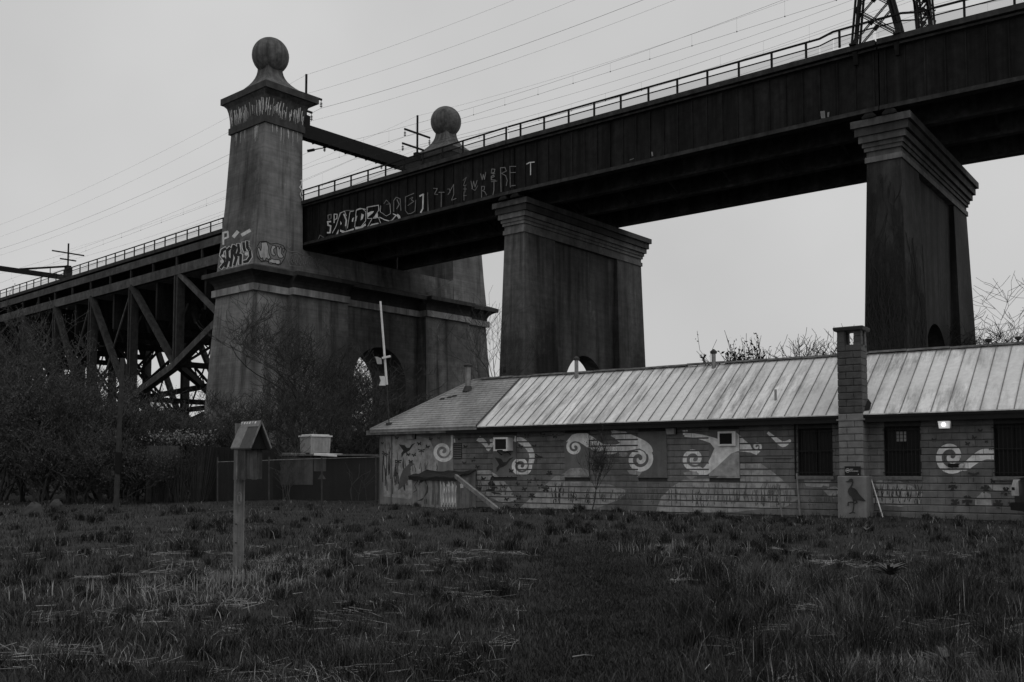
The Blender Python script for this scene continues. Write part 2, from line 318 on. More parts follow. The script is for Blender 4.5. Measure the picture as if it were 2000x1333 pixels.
def railing(fr, t0, t1, sp, parent, off=0.0, jog=None):
    # top rail is the part, posts / middle rail / wire screens its sub-parts
    mb = MB(); n = -.12; zt = ZD+1.06; zm = ZD+.62
    ts = [t0+off+i*sp for i in range(int((t1-t0-off)/sp)+1)]
    def j(t): return 0.0 if not jog else jog(t)
    st = sorted(set([t0, t1]+ts+([x for x in jog.kn if t0 < x < t1] if jog else [])))
    for a, b in zip(st, st[1:]): mb.bar(fr.w(a, n+j(a), zt), fr.w(b, n+j(b), zt), .1)
    rail = mb.build('railing', M['black'], parent)
    mb = MB()
    for a, b in zip(st, st[1:]): mb.bar(fr.w(a, n+j(a), zm), fr.w(b, n+j(b), zm), .06)
    mb.build('middle_rail', M['black'], rail)
    pm = MB(); pm.box(WF, -.06, .06, -.05, .05, 0, 1.06); p0 = None
    for t in ts:
        loc = fr.w(t, n+j(t), ZD)
        if p0 is None: p0 = pm.build('post', M['black'], rail, base=(0, 0, 0)); b = root_of(rail); p0.location = Vector(loc)-Vector(b); p0.rotation_euler[2] = fr.rz
        else: inst('post', p0, rail, loc, fr.rz)
    for a, b in zip(st, st[1:]):
        s = MB(); s.add([fr.w(a+.03, n+j(a)+.05, ZD+.02), fr.w(b-.03, n+j(b)+.05, ZD+.02), fr.w(b-.03, n+j(b)+.05, zm-.02), fr.w(a+.03, n+j(a)+.05, zm-.02)], [(0, 1, 2, 3)]); s.build('wire_screen', M['screen'], rail)
    return rail

def girder_span(A, B, g0, g1, label, sp, off, jog=None, e0=.04, e1=.04):
    fr, L = fr_between(A, B); t0, t1 = g0+e0, L-g1-e1
    root = thing('girder_span', fr.w((t0+t1)/2, 7, 22.4), label, 'bridge span', 'steel girder spans of the viaduct')
    m = MB(); m.box(fr, t0, t1, .16, .22, 22.46, 25.95); m.build('web', M['steel'], root)
    m = MB(); m.box(fr, t0, t1, -.02, .62, 22.36, 22.46); m.box(fr, t0, t1, .02, .16, 22.46, 22.62); m.build('bottom_flange', M['steel_mid'], root)
    m = MB(); m.box(fr, t0, t1, -.12, .5, 25.95, 26.1); m.build('top_flange', M['steel_mid'], root)
    m = MB(); m.box(fr, t0, t1, -.28, 14.6, 26.1, ZD-.03); m.build('deck', M['steel'], root)
    m = MB(); m.box(fr, t0, t1, -.36, -.285, 26.13, ZD); m.build('fascia_angle', M['steel_mid'], root)
    st = MB(); st.box(WF, -.04, .04, -.075, 0, 22.63-22.4, 25.94-22.4); s0 = None; t = t0+.35
    while t < t1:
        if s0 is None: s0 = st.build('stiffener', M['steel'], root, base=(0, 0, 0)); s0.location = Vector(fr.w(t, .16, 22.4))-Vector(root_of(root)); s0.rotation_euler[2] = fr.rz
        else: inst('stiffener', s0, root, fr.w(t, .16, 22.4), fr.rz)
        t += 1.08
    for nn in (4.7, 9.3, 14.0):
        m = MB(); m.box(fr, t0, t1, nn-.04, nn+.04, 22.6, 26.09); m.box(fr, t0, t1, nn-.3, nn+.3, 22.45, 22.6); m.build('inner_girder', M['steel_lit'], root)  # paler steel brightens the under-lit soffit, cross frames too
    k = int((t1-t0)/4.2)
    for i in range(k+1):
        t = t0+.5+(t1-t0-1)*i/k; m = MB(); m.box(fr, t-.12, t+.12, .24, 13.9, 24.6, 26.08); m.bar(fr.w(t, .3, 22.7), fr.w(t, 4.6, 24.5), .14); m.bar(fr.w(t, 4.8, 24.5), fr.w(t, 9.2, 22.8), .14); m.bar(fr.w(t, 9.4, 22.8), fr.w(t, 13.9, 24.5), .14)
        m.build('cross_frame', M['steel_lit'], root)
    for t in (t0+.55, t1-.55):
        for nn in (.3, 4.7, 9.3, 14.0):
            m = MB(); m.loft(fr, [(22.02, t-.4, t+.4, nn-.36, nn+.36), (22.14, t-.4, t+.4, nn-.36, nn+.36), (22.35, t-.2, t+.2, nn-.28, nn+.28)]); m.build('bearing', M['steel'], root)
    railing(fr, t0, t1, sp, root, off, jog)
    return root, fr, t0, t1

sp1, fr1, *_ = girder_span(T0, N2, .3, 0, 'riveted dark girder span with graffiti beside the ball-topped tower', 2.3, .3, e0=.0)
class Jog:
    kn = [27.9, 28.9]
    def __init__(s, kn): s.kn = kn
    def __call__(s, t): return float(np.interp(t, s.kn, [0, -.42]))
L23 = float(np.hypot(*(N3-N2)))
sp2, fr2, *_ = girder_span(N2, N3, 0, 0, 'dark girder span between the two arched concrete piers', 2.22, 1.2, jog=Jog([L23-3.4, L23-2.4]))
class Jog2(Jog):
    def __call__(s, t): return float(np.interp(t, s.kn, [-.42, 0]))
sp3, fr3, *_ = girder_span(N3, N4, 0, 0, 'dark girder span running on beyond the vine-covered pier', 2.5, 2.2, jog=Jog2([1.5, 2.3]))

# graffiti on the span next to the tower
pl = Plane(fr1.w(0, .08, 0), (fr1.n[0], fr1.n[1], 0))
gw, gd, gb = MB(), MB(), MB()
def Gc(p): return [(600+x/8.333, 360+y/8.333) for x, y in p]
def Kc(p): return [(820+x/7.692, 280+y/7.692) for x, y in p]
for p in [[(535, 740), (620, 770), (760, 720), (760, 755), (600, 802), (540, 775)], [(780, 700), (880, 690), (950, 640), (957, 675), (860, 733), (780, 737)], [(970, 722), (1050, 650), (1150, 630), (1215, 665), (1100, 668), (985, 722)],
          [(985, 470), (1040, 445), (1090, 440), (1060, 480), (980, 550)], [(1070, 550), (1150, 470), (1155, 540)], [(885, 480), (925, 500), (905, 570), (870, 592)], [(540, 600), (565, 640), (545, 668)], [(455, 860), (490, 780), (515, 735), (505, 800), (480, 860)],
          [(735, 560), (765, 540), (750, 612), (725, 612)]]: mark(gw, poly, Gc(p), pl, .01)
for p, w in [([(385, 610), (335, 612), (342, 670), (385, 682), (375, 790), (330, 792)], 16), ([(1470, 505), (1495, 530), (1512, 592)], 28), ([(600, 490), (640, 590), (628, 680)], 16), ([(810, 520), (790, 600)], 9),
             ([(1180, 540), (1260, 580), (1350, 605), (1390, 580), (1450, 505), (1400, 485)], 10), ([(1890, 170), (1882, 400), (1850, 462)], 15), ([(1830, 190), (1890, 160)], 8), ([(805, 420), (860, 395), (950, 412)], 9), ([(440, 630), (440, 490), (490, 492), (485, 560), (450, 582)], 11)]:
    mark(gw, ribbon, Gc(p), 1.45*w/8.333, pl, .014)
for p, w in [([(180, 900), (210, 830), (280, 875), (350, 870), (400, 840)], 7), ([(345, 505), (392, 492), (390, 560), (345, 580), (340, 505)], 10), ([(415, 790), (470, 700), (510, 560), (555, 470), (640, 430), (765, 430)], 8), ([(985, 420), (985, 370), (1160, 340), (1185, 440)], 7),
             ([(630, 690), (640, 760)], 6), ([(1410, 450), (1410, 270), (1450, 215), (1515, 240), (1528, 430)], 8), ([(1465, 255), (1500, 330), (1460, 402)], 11), ([(1250, 320), (1290, 260), (1350, 320), (1290, 330)], 6), ([(1640, 480), (1600, 430), (1600, 210), (1740, 150)], 7), ([(1640, 485), (1700, 475), (1755, 440), (1770, 260)], 7), ([(1670, 240), (1720, 215), (1700, 260), (1740, 280), (1640, 350)], 7), ([(1960, 150), (1975, 450), (1870, 470)], 7)]:
    mark(gd, ribbon, Gc(p), 1.45*w/8.333, pl, .014)
for p, w in [([(120, 745), (122, 1030), (40, 1045)], 7), ([(205, 680), (265, 682), (222, 768), (272, 772)], 7), ([(285, 740), (370, 738)], 8), ([(325, 745), (322, 960)], 7), ([(415, 690), (450, 690), (455, 740), (420, 772)], 6), ([(430, 770), (510, 620), (512, 770), (478, 860), (550, 830)], 7),
             ([(650, 560), (700, 515), (655, 640), (702, 630)], 6), ([(655, 690), (705, 690)], 6), ([(680, 640), (680, 740)], 6), ([(655, 790), (702, 788)], 6), ([(665, 730), (665, 860)], 6), ([(770, 570), (790, 680), (810, 570), (832, 662), (862, 560)], 7), ([(780, 682), (830, 712), (872, 640)], 6),
             ([(915, 460), (940, 552), (955, 470), (972, 545), (992, 440)], 9), ([(930, 822), (930, 650), (975, 650), (970, 702), (932, 716), (976, 728), (1004, 782)], 8), ([(1075, 450), (1082, 390), (1130, 392), (1120, 440), (1075, 452), (1132, 462)], 8), ([(1072, 522), (1122, 502), (1110, 480), (1075, 500), (1075, 552), (1138, 557)], 9), ([(1075, 580), (1160, 570)], 8), ([(1115, 575), (1115, 700), (1100, 782)], 9),
             ([(1222, 732), (1215, 370), (1280, 365), (1302, 420), (1230, 456), (1292, 490), (1315, 560), (1300, 642)], 8), ([(1445, 350), (1355, 350), (1360, 662)], 8), ([(1355, 445), (1440, 440)], 7), ([(1380, 642), (1435, 635)], 10)]:
    mark(gd, ribbon, Kc(p), 1.3*w/7.692, pl, .014)
for p, w in [([(1605, 315), (1650, 292), (1722, 285)], 12), ([(1665, 295), (1665, 478)], 10), ([(0, 805), (62, 767)], 10)]: mark(gw, ribbon, Kc(p), 1.3*w/7.692, pl, .014)
for p, w in [([(410, 800), (470, 690), (540, 470), (610, 440), (640, 520)], 9), ([(655, 720), (700, 450), (760, 440)], 9), ([(775, 700), (800, 430), (900, 400), (958, 450), (955, 600), (880, 690)], 9), ([(965, 730), (1060, 560), (985, 560), (975, 380), (1165, 345), (1165, 430), (1080, 560), (1165, 545), (1200, 640)], 9), ([(1200, 350), (1190, 450), (1290, 520), (1360, 480), (1350, 330)], 6)]: mark(gw, ribbon, Gc(p), w/8.333, pl, .018)
split_build(gw, 'graffiti', M['graf_white'], sp1); split_build(gd, 'graffiti', M['graf_dim'], sp1)
# pale worn patch of paint near the vine pier
pl2 = Plane(fr2.w(0, .08, 0), (fr2.n[0], fr2.n[1], 0)); g = MB()
mark(g, poly, [(1602, 218), (1611, 217), (1612, 231), (1604, 232)], pl2, .01); mark(g, poly, [(1616, 220), (1620, 219), (1619, 229), (1616, 229)], pl2, .01); mark(g, poly, [(1272, 297), (1275, 297), (1276, 305), (1273, 306)], pl2, .01); mark(g, ribbon, [(1230, 313), (1238, 310)], 1, pl2, .01)
split_build(g, 'paint_patch', M['graf_dim'], sp2)

# ---- arched piers
def pier(ang, C, label, pm='pier', far=.55):
    fr = Fr(ang, C); root = thing('bridge_pier', fr.w(0, 0, 0), label, 'bridge pier', 'arched concrete piers of the viaduct')
    def arch_web(t, hw, zs, z1, n1):
        pts = [(-n1, 0), (-hw, 0)]+[(-hw*math.cos(math.pi*i/20), zs+hw*math.sin(math.pi*i/20)) for i in range(21)]+[(hw, 0), (n1, 0), (n1, z1), (-n1, z1)]
        m = MB(); m.prism([fr.w(-t, n, z) for n, z in pts], [fr.w(t, n, z) for n, z in pts]); return m
    arch_web(.68, 2.75, 8.1, 19.6, 4.6).build('arched_wall', M[pm], root)
    for sgn in (-1, 1):
        m = MB(); lv = []
        for z in (0, 6, 12, 19.6):
            k = 1-z/19.6; tw = .97+.5*k; lv.append((z, -tw, tw, -8.27-.55*k, -4.42+.12*k) if sgn < 0 else (z, -tw, tw, 4.42-.12*k, 8.27+far*k))
        m.loft(fr, lv); m.build('pilaster', M[pm], root)
    cor = MB(); cor.box(fr, -1.06, 1.06, -8.38, 8.38, 19.55, 19.87); cor = cor.build('cornice', M['cornice'], root)
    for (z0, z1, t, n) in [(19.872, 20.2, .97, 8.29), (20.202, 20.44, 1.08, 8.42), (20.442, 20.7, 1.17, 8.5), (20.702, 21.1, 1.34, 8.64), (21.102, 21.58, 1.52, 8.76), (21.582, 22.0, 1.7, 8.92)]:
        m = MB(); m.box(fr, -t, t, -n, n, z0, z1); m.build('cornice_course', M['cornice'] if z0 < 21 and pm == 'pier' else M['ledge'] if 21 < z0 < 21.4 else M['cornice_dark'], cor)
    return root, fr
pier2, pf2 = pier(39.5, (5.445, 80.565), 'bare streaked concrete pier with arched opening, next to the ball-topped tower')
pier3, pf3 = pier(36.8, (26.684, 63.097), 'dark concrete pier overgrown with vine stems behind the block chimney', 'pier_dark', 1.7)
# small box fixed low on the bare pier
m = MB(); p = pf2.w(-.6, -8.95, 0); q = at_y(982, 723, 73.2); f_ = Fr(39.5, q[:2]); m.box(f_, -.2, .2, -.12, .1, q[2]-.22, q[2]+.22); m.build('junction_box', M['steel_mid'], pier2)

# ---- tower with two ball-topped pylons
tower = thing('bridge_tower', TF.w(0, 0, 0), 'massive concrete bridge tower with two tall pylons crowned by stone balls', 'bridge tower')
def batter(n0, n1, t_top, t_bot, e0, e1, ztop=17.4):      # e0 / e1: how far the ends lean out at the foot
    m = MB(); m.loft(TF, [(z, -(t_top+(t_bot-t_top)*k), (t_top+(t_bot-t_top)*k), n0-e0*k, n1+e1*k) for z in (0, 6, 12, ztop) for k in [1-z/ztop]]); return m
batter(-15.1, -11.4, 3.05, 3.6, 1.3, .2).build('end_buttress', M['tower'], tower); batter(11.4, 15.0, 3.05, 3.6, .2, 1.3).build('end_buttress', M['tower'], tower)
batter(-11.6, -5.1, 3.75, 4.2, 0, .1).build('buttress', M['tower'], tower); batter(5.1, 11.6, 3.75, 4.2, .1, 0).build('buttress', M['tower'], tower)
hw, zs = 3.45, 10.3
pts = [(-5.3, 0), (-hw, 0)]+[(-hw*math.cos(math.pi*i/24), zs+hw*math.sin(math.pi*i/24)) for i in range(25)]+[(hw, 0), (5.3, 0), (5.3, 17.4), (-5.3, 17.4)]
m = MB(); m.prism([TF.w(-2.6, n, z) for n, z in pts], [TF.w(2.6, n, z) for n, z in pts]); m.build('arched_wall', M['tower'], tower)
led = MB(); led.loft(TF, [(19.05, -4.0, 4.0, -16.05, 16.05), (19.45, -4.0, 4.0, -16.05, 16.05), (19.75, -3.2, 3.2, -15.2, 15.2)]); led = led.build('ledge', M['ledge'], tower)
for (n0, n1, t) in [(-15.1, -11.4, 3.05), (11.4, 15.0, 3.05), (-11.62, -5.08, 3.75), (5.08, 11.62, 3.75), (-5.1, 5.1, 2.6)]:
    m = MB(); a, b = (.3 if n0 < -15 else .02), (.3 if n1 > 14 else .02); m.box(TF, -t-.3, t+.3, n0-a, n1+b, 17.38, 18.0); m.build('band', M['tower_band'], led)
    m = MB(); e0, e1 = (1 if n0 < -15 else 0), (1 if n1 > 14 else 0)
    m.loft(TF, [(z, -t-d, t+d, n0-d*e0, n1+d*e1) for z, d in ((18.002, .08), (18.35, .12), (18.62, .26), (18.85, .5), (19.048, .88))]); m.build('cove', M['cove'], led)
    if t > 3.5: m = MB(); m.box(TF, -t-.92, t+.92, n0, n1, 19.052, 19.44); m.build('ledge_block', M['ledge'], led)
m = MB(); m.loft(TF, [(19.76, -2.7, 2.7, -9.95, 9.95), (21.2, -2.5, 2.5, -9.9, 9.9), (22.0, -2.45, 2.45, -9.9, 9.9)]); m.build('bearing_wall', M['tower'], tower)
m = MB(); m.box(TF, -1.3, .2, -9.6, 9.6, 21.9, 26.0); m.build('back_wall', M['ledge'], tower)
for s in (-1, 1):           # flared shoulder where each pylon meets the ledge
    sh = [(9.92, 19.6)]+[(9.92-6.4*i/10, 21.95-2.2*(1-(1-i/10)**2)) for i in range(11)]+[(3.5, 19.6)]
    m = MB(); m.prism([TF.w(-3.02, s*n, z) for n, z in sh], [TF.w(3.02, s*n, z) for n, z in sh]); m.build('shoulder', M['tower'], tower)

for s in (-1, 1):
    def nn(a, b): return (min(s*a, s*b), max(s*a, s*b))
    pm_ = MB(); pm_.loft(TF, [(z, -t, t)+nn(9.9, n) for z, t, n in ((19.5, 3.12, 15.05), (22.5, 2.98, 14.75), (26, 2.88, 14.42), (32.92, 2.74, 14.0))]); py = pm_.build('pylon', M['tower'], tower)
    m = MB(); m.box(TF, -2.92, 2.92, *nn(9.72, 14.18), 32.9, 33.5); m.build('collar', M['ledge'], py)
    m = MB(); lv = []
    for i in range(7):
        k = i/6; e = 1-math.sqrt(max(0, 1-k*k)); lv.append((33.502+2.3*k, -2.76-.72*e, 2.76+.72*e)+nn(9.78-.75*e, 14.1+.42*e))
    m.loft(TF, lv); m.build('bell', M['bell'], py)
    m = MB(); m.box(TF, -3.65, 3.65, *nn(8.72, 14.62), 35.8, 36.4); m.build('cap_slab', M['ledge'], py)
    m = MB(); lv = []
    for i in range(10):
        k = i/9; e = (1-k)**2.3; c_ = 11.67; lv.append((36.402+2.9*k, -.82-2.6*e, .82+2.6*e)+nn(c_-.82-1.95*e, c_+.82+1.95*e))
    m.loft(TF, lv); m.build('neck', M['ball'], py)
    m = MB(); c_ = np.array(TF.w(0, s*11.65, 40.5)); r = 1.72; V = []; Fc = []
    for i in range(1, 18):
        for j in range(32): V.append(c_+r*np.array([math.sin(math.pi*i/18)*math.cos(2*math.pi*j/32), math.sin(math.pi*i/18)*math.sin(2*math.pi*j/32), math.cos(math.pi*i/18)]))
    V += [c_+[0, 0, r], c_-[0, 0, r]]
    for i in range(16):
        for j in range(32): Fc.append((i*32+j, i*32+32+j, i*32+32+(j+1) % 32, i*32+(j+1) % 32))
    for j in range(32): Fc.append((544, j, (j+1) % 32)); Fc.append((545, 512+(j+1) % 32, 512+j))
    m.add(V, Fc); m.build('ball', M['ball'], py, smooth=True)
    # lime runs under the collar and on the bell
    m = MB(); rnd = random.Random(5+s)
    def run_(t, n, z0, z1, face, w, zf, hf):       # thin pale streak on a face
        p = []
        k = 5
        for i in range(k+1):
            z = z0+(z1-z0)*i/k; jx = rnd.uniform(-.03, .03); ww = w*(1-.7*i/k)
            for q in (-ww, ww): p.append(TF.w(t+q+jx, hf(z), z) if face == 'n' else TF.w(hf(z), t+q+jx, z))
        m.add(p, [(2*i, 2*i+1, 2*i+3, 2*i+2) for i in range(k)])
    def bell_e(z): k = min(1, max(0, (z-33.5)/2.3)); return 1-math.sqrt(1-k*k)
    if s < 0:
        for i in range(46):
            x = rnd.uniform(-2.7, 2.7); z1 = rnd.uniform(33.55, 34.2); z0 = rnd.uniform(34.3, 35.2); run_(x, 0, z0, z1, 'n', rnd.uniform(.02, .06), 0, lambda z: -14.1-.42*bell_e(z)-.02)
        for i in range(46):
            x = rnd.uniform(-14.0, -9.9); z1 = rnd.uniform(33.55, 34.2); z0 = rnd.uniform(34.3, 35.2); run_(x, 0, z0, z1, 't', rnd.uniform(.02, .06), 0, lambda z: 2.76+.72*bell_e(z)+.02)
        for i in range(12):
            x = rnd.uniform(-2.6, 2.6); run_(x, 0, 32.88, 32.88-rnd.uniform(.2, 1.6), 'n', rnd.uniform(.02, .05), 0, lambda z: -14.0-(32.92-z)*.061-.02)
            x = rnd.uniform(-13.9, -10); run_(x, 0, 32.88, 32.88-rnd.uniform(.2, 1.6), 't', rnd.uniform(.02, .05), 0, lambda z: 2.74+(32.92-z)*.0203+.02)
        split_build(m, 'lime_streak', M['white_stain'], py)
    else: py_far = py
    if s < 0: py_near = py
# graffiti on the near pylon foot
pA = Plane(TF.w(0, -15.05, 19.5), np.cross(np.array(TF.w(0, -14.75, 22.5))-np.array(TF.w(0, -15.05, 19.5)), np.array(TF.w(1, 0, 0))-np.array(TF.w(0, 0, 0))))
pB = Plane(TF.w(3.12, 0, 19.5), np.cross(np.array(TF.w(2.98, 0, 22.5))-np.array(TF.w(3.12, 0, 19.5)), np.array(TF.w(0, 1, 0))-np.array(TF.w(0, 0, 0))))
def Sc(p): return [(380+x/6.665, 420+y/6.665) for x, y in p]
let = [[(405, 440), (365, 465), (350, 525), (392, 580), (385, 640), (345, 690)], [(462, 432), (428, 470), (432, 540), (428, 610), (405, 680)], [(440, 560), (462, 590)], [(512, 400), (490, 470), (488, 560), (470, 670)], [(512, 410), (540, 430), (520, 500), (548, 560), (520, 655)], [(572, 385), (582, 470), (560, 520), (605, 525), (600, 600), (600, 640)],
       [(640, 365), (645, 430), (660, 470)], [(688, 350), (690, 420), (722, 470), (730, 545), (690, 605), (645, 615)]]
w_, k_ = MB(), MB()
for p in let: mark(w_, ribbon, Sc(p), 58/6.665, pA, .012); mark(k_, ribbon, Sc(p), 36/6.665, pA, .024)
wl = MB()
for c in ((375, 535, 21), (362, 608, 24), (680, 510, 25)): mark(wl, poly, Sc(circ(*c)), pA, .036)
for p, w in [([(375, 385), (375, 235), (432, 220), (438, 290), (385, 312)], 24), ([(510, 285), (562, 222)], 44), ([(620, 262), (720, 205)], 42)]: mark(wl, ribbon, Sc(p), w/6.665, pA, .012)
gf, gl = MB(), MB()
CLOUD = [(800, 440), (850, 350), (930, 345), (990, 382), (1060, 370), (1150, 400), (1192, 470), (1172, 560), (1120, 645), (1060, 642), (1000, 625), (930, 600), (870, 612), (812, 545)]
BUB = [[(865, 360), (935, 355), (960, 420), (965, 500), (985, 560), (960, 585), (930, 560), (915, 600), (890, 590), (885, 560), (860, 570), (845, 540), (815, 440), (835, 420), (860, 470), (868, 420)], [(1050, 400), (1010, 400), (990, 450), (995, 510), (1030, 540), (1055, 520), (1030, 490), (1025, 450), (1055, 430)],
       [(1065, 420), (1090, 410), (1100, 450), (1120, 410), (1130, 440), (1125, 500), (1160, 550), (1130, 565), (1095, 560), (1075, 520)], [(1145, 440), (1165, 435), (1165, 480), (1150, 490)], [(960, 600), (1000, 575), (1060, 585), (1110, 590), (1115, 630), (1085, 655), (1050, 630), (1000, 640), (965, 630)]]
gz_ = MB(); mark(gz_, poly, Sc(CLOUD), pB, .01)
for p in BUB: mark(gf, poly, Sc(p), pB, .02)
for p in [CLOUD+CLOUD[:1]]+[q+q[:1] for q in BUB]: mark(gl, ribbon, Sc(p), 9/6.665, pB, .026)
gx_ = MB()
for p in [[(1200, 460), (1260, 480), (1330, 480), (1410, 520)], [(1200, 560), (1240, 660), (1400, 680)], [(1250, 520), (1330, 500), (1400, 600), (1440, 680)], [(1450, 560), (1500, 540), (1560, 600)], [(1600, 620), (1680, 600), (1720, 670)], [(1200, 380), (1230, 430), (1260, 400)]]: mark(gx_, ribbon, Sc(p), 9/6.665, pB, .03)
for q in range(9):
    x0 = 1230+q*52; y0 = 545+q*9; mark(gx_, ribbon, Sc([(x0, y0+60), (x0+14, y0-20), (x0+34, y0-30), (x0+40, y0+30), (x0+18, y0+50), (x0+46, y0+95)]), 7/6.665, pB, .034)
for q in range(5):
    x0 = 700+q*3; y0 = 330+q*30; mark(gx_, ribbon, Sc([(x0, y0+20), (x0+20, y0-5), (x0+40, y0+8), (x0+24, y0+24)]), 8/6.665, pA, .03)
gt_ = MB(); pC = Plane(TF.w(2.9, 0, 27), (TF.t[0], TF.t[1], 0))
for p in [[(586, 354), (590, 352), (588, 362), (585, 366), (590, 372), (586, 380), (589, 387)]]: mark(gt_, ribbon, p, 1.6, pC, .02)
for mb_, mt in ((gz_, 'graf_dim'), (w_, 'graf_white'), (k_, 'graf_black'), (wl, 'graf_white'), (gf, 'graf_grey'), (gl, 'graf_black'), (gx_, 'graf_dim'), (gt_, 'graf_white')): split_build(mb_, 'graffiti', M[mt], py_near)
# lime run on the tower's second buttress
g = MB(); pD = Plane(TF.w(3.8, 0, 14), (TF.t[0], TF.t[1], 0))
for p, w in [([(637, 603), (641, 612), (638, 624), (632, 640)], 2), ([(641, 612), (640, 628), (640, 642)], 3), ([(635, 612), (638, 620)], 2), ([(856, 633), (854, 641)], 1.5), ([(855, 655), (856, 665)], 1.5)]: mark(g, ribbon, p, w, pD, .05)
split_build(g, 'lime_streak', M['graf_dim'], tower)

# ---- truss span beyond the tower
tf = Fr(42.8, NT); tr = thing('truss_span', tf.w(-30, 7, 8), 'riveted deck truss span with curved lower chord left of the tower', 'bridge span')
TL = -95.0; TE = 3.2
m = MB(); m.box(tf, TL, TE, -.05, 15.0, 26.12, ZD-.02); m.build('deck', M['steel'], tr)
m = MB(); m.box(tf, TL, TE, .0, .3, 25.02, 25.86); m.build('deck_beam', M['steel_lit'], tr)
m = MB(); m.box(tf, TL, TE, -.12, -.055, 26.05, ZD); m.build('fascia_angle', M['steel_mid'], tr)
PN = [-9.5-10.68*i for i in range(9)]
def zb(t): u = min(1.0, max(-1.0, (t+47.5)/46.0)); return 6.2+9.9*u*u
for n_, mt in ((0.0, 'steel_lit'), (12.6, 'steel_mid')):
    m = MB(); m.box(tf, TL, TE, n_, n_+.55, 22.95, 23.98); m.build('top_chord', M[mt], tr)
    for t in PN:
        if t < TL: continue
        m = MB(); m.box(tf, t-.42, t-.14, n_+.04, n_+.96, zb(t), 22.94); m.box(tf, t+.14, t+.42, n_+.04, n_+.96, zb(t), 22.94)
        for i in range(12): z = zb(t)+(22.5-zb(t))*i/12; m.bar(tf.w(t-.13, n_+.27, z), tf.w(t+.13, n_+.27, z+(22.5-zb(t))/12), .07)
        m.build('vertical_post', M['steel_mid'], tr)
    nodes = [(-.5, 17.0)]+[(t, zb(t)) for t in PN if t > TL]
    for (ta, za), (tb, zb_) in zip(nodes, nodes[1:]): m = MB(); m.bar(tf.w(ta+.05, n_+.28, za), tf.w(tb-.05, n_+.28, zb_), .85, .72); m.build('bottom_chord', M[mt], tr)
    for i, (tb, z_) in enumerate(nodes[1:]):
        tn = tb-10.68
        if tn > TL: m = MB(); m.bar(tf.w(tn+.3, n_+.2, 23.0), tf.w(tb-.2, n_+.2, z_+.3), .7, .5); m.build('diagonal', M['steel_mid'], tr)
        if i > 0: m = MB(); m.bar(tf.w(tb-.3, n_+.42, 22.9), tf.w(tb-10.3, n_+.42, zb(tb-10.68)+.4), .16); m.build('counter_rod', M[mt], tr)
    m = MB(); m.bar(tf.w(-9.0, n_+.25, 23.0), tf.w(-.2, n_+.25, 17.3), .42, .5); m.build('diagonal', M[mt], tr)
for t in PN:                                # sway frames and floor beams across the bridge
    if t < TL: continue
    m = MB(); m.box(tf, t-.2, t+.2, 1.0, 12.5, 20.2, 22.9)
    for q in (0, 1): m.bar(tf.w(t, 1.0, 17.4), tf.w(t, 12.5, 17.4), .5, .7)
    for q in range(6): m.bar(tf.w(t, 1.0+q*1.92, 17.5), tf.w(t, 1.96+q*1.92, 20.3), .5, .55); m.bar(tf.w(t, 1.96+q*1.92, 20.3), tf.w(t, 2.92+q*1.92, 17.5), .5, .55)
    m.build('floor_beam', M['steel'], tr)
    if t+5.34 < TE: m = MB(); m.box(tf, t+5.14, t+5.54, .6, 12.5, 18.6, 22.9); m.build('floor_beam', M['steel'], tr)
    m = MB(); zz = zb(t)
    for (a, b) in (((.6, zz+.3), (12.5, 21.2)), ((.6, 21.2), (12.5, zz+.3))):
        pa, pb = np.array(tf.w(t, *a)), np.array(tf.w(t, *b)); dz = np.array([0, 0, .42]); m.bar(pa+dz, pb+dz, .26); m.bar(pa-dz, pb-dz, .26); L = np.linalg.norm(pb-pa); k = int(L/.7)
        for i in range(k): p_, q_ = pa+(pb-pa)*i/k, pa+(pb-pa)*(i+1)/k; sg = 1 if i % 2 else -1; m.bar(p_+dz*sg, q_-dz*sg, .12)
    m.bar(tf.w(t, .5, zz+.2), tf.w(t, 12.7, zz+.2), .6); m.build('sway_bracing', M['steel'], tr)
    if t-10.68 > TL:
        m = MB(); z2 = zb(t-10.68); m.bar(tf.w(t, .5, zz), tf.w(t-10.68, 12.7, z2), .6); m.bar(tf.w(t, 12.7, zz), tf.w(t-10.68, .5, z2), .6); m.build('lateral_bracing', M['steel'], tr)
for nn_ in (3.2, 6.4, 9.6): m = MB(); m.box(tf, TL, TE, nn_-.2, nn_+.2, 22.95, 26.1); m.build('stringer', M['steel'], tr)
for t in PN:
    for dt in (0, 5.34):
        if t+dt > TL and t+dt < TE: m = MB(); m.box(tf, t+dt-.1, t+dt+.1, .05, .25, 23.99, 25.01); m.build('stub_post', M['steel_mid'], tr)
railing(tf, TL, 2.4, 2.42, tr, (0.35-TL) % 2.42-.0)

# ---- overhead line structures and wires
def insulator(m, p, h):
    x, y, z = p; m.tube([(x, y, z), (x, y, z-h)], .03, 6)
    for i in range(3): zz = z-h*(.35+.22*i); m.tube([(x, y, zz+.05), (x, y, zz), (x, y, zz-.05)], [.04, .15, .04], 8)
pb = thing('portal_beam', TF.w(0, 0, 33.6), 'black steel beam spanning the tracks between the two ball-topped pylons', 'portal beam')
m = MB(); m.box(TF, -.45, .45, -9.89, 9.89, 33.58, 34.92); m.build('beam', M['black'], pb)
m = MB()
for i in range(14): n_ = -9+i*1.35; m.box(TF, -.5, .5, n_-.06, n_+.06, 33.5, 33.575)
m.build('rivet_plates', M['black'], pb)
m = MB()
for n_ in (-8.6, -5.2, 2.2): insulator(m, TF.w(0, n_, 33.5), .6)
m.tube([TF.w(0, -5.0, 33.4), TF.w(-.2, -6.3, 32.9)], .05, 6); m.tube([TF.w(-.2, -6.3, 32.9), TF.w(-.3, -7.0, 32.62)], .14, 8); m.build('hangers', M['black'], pb)
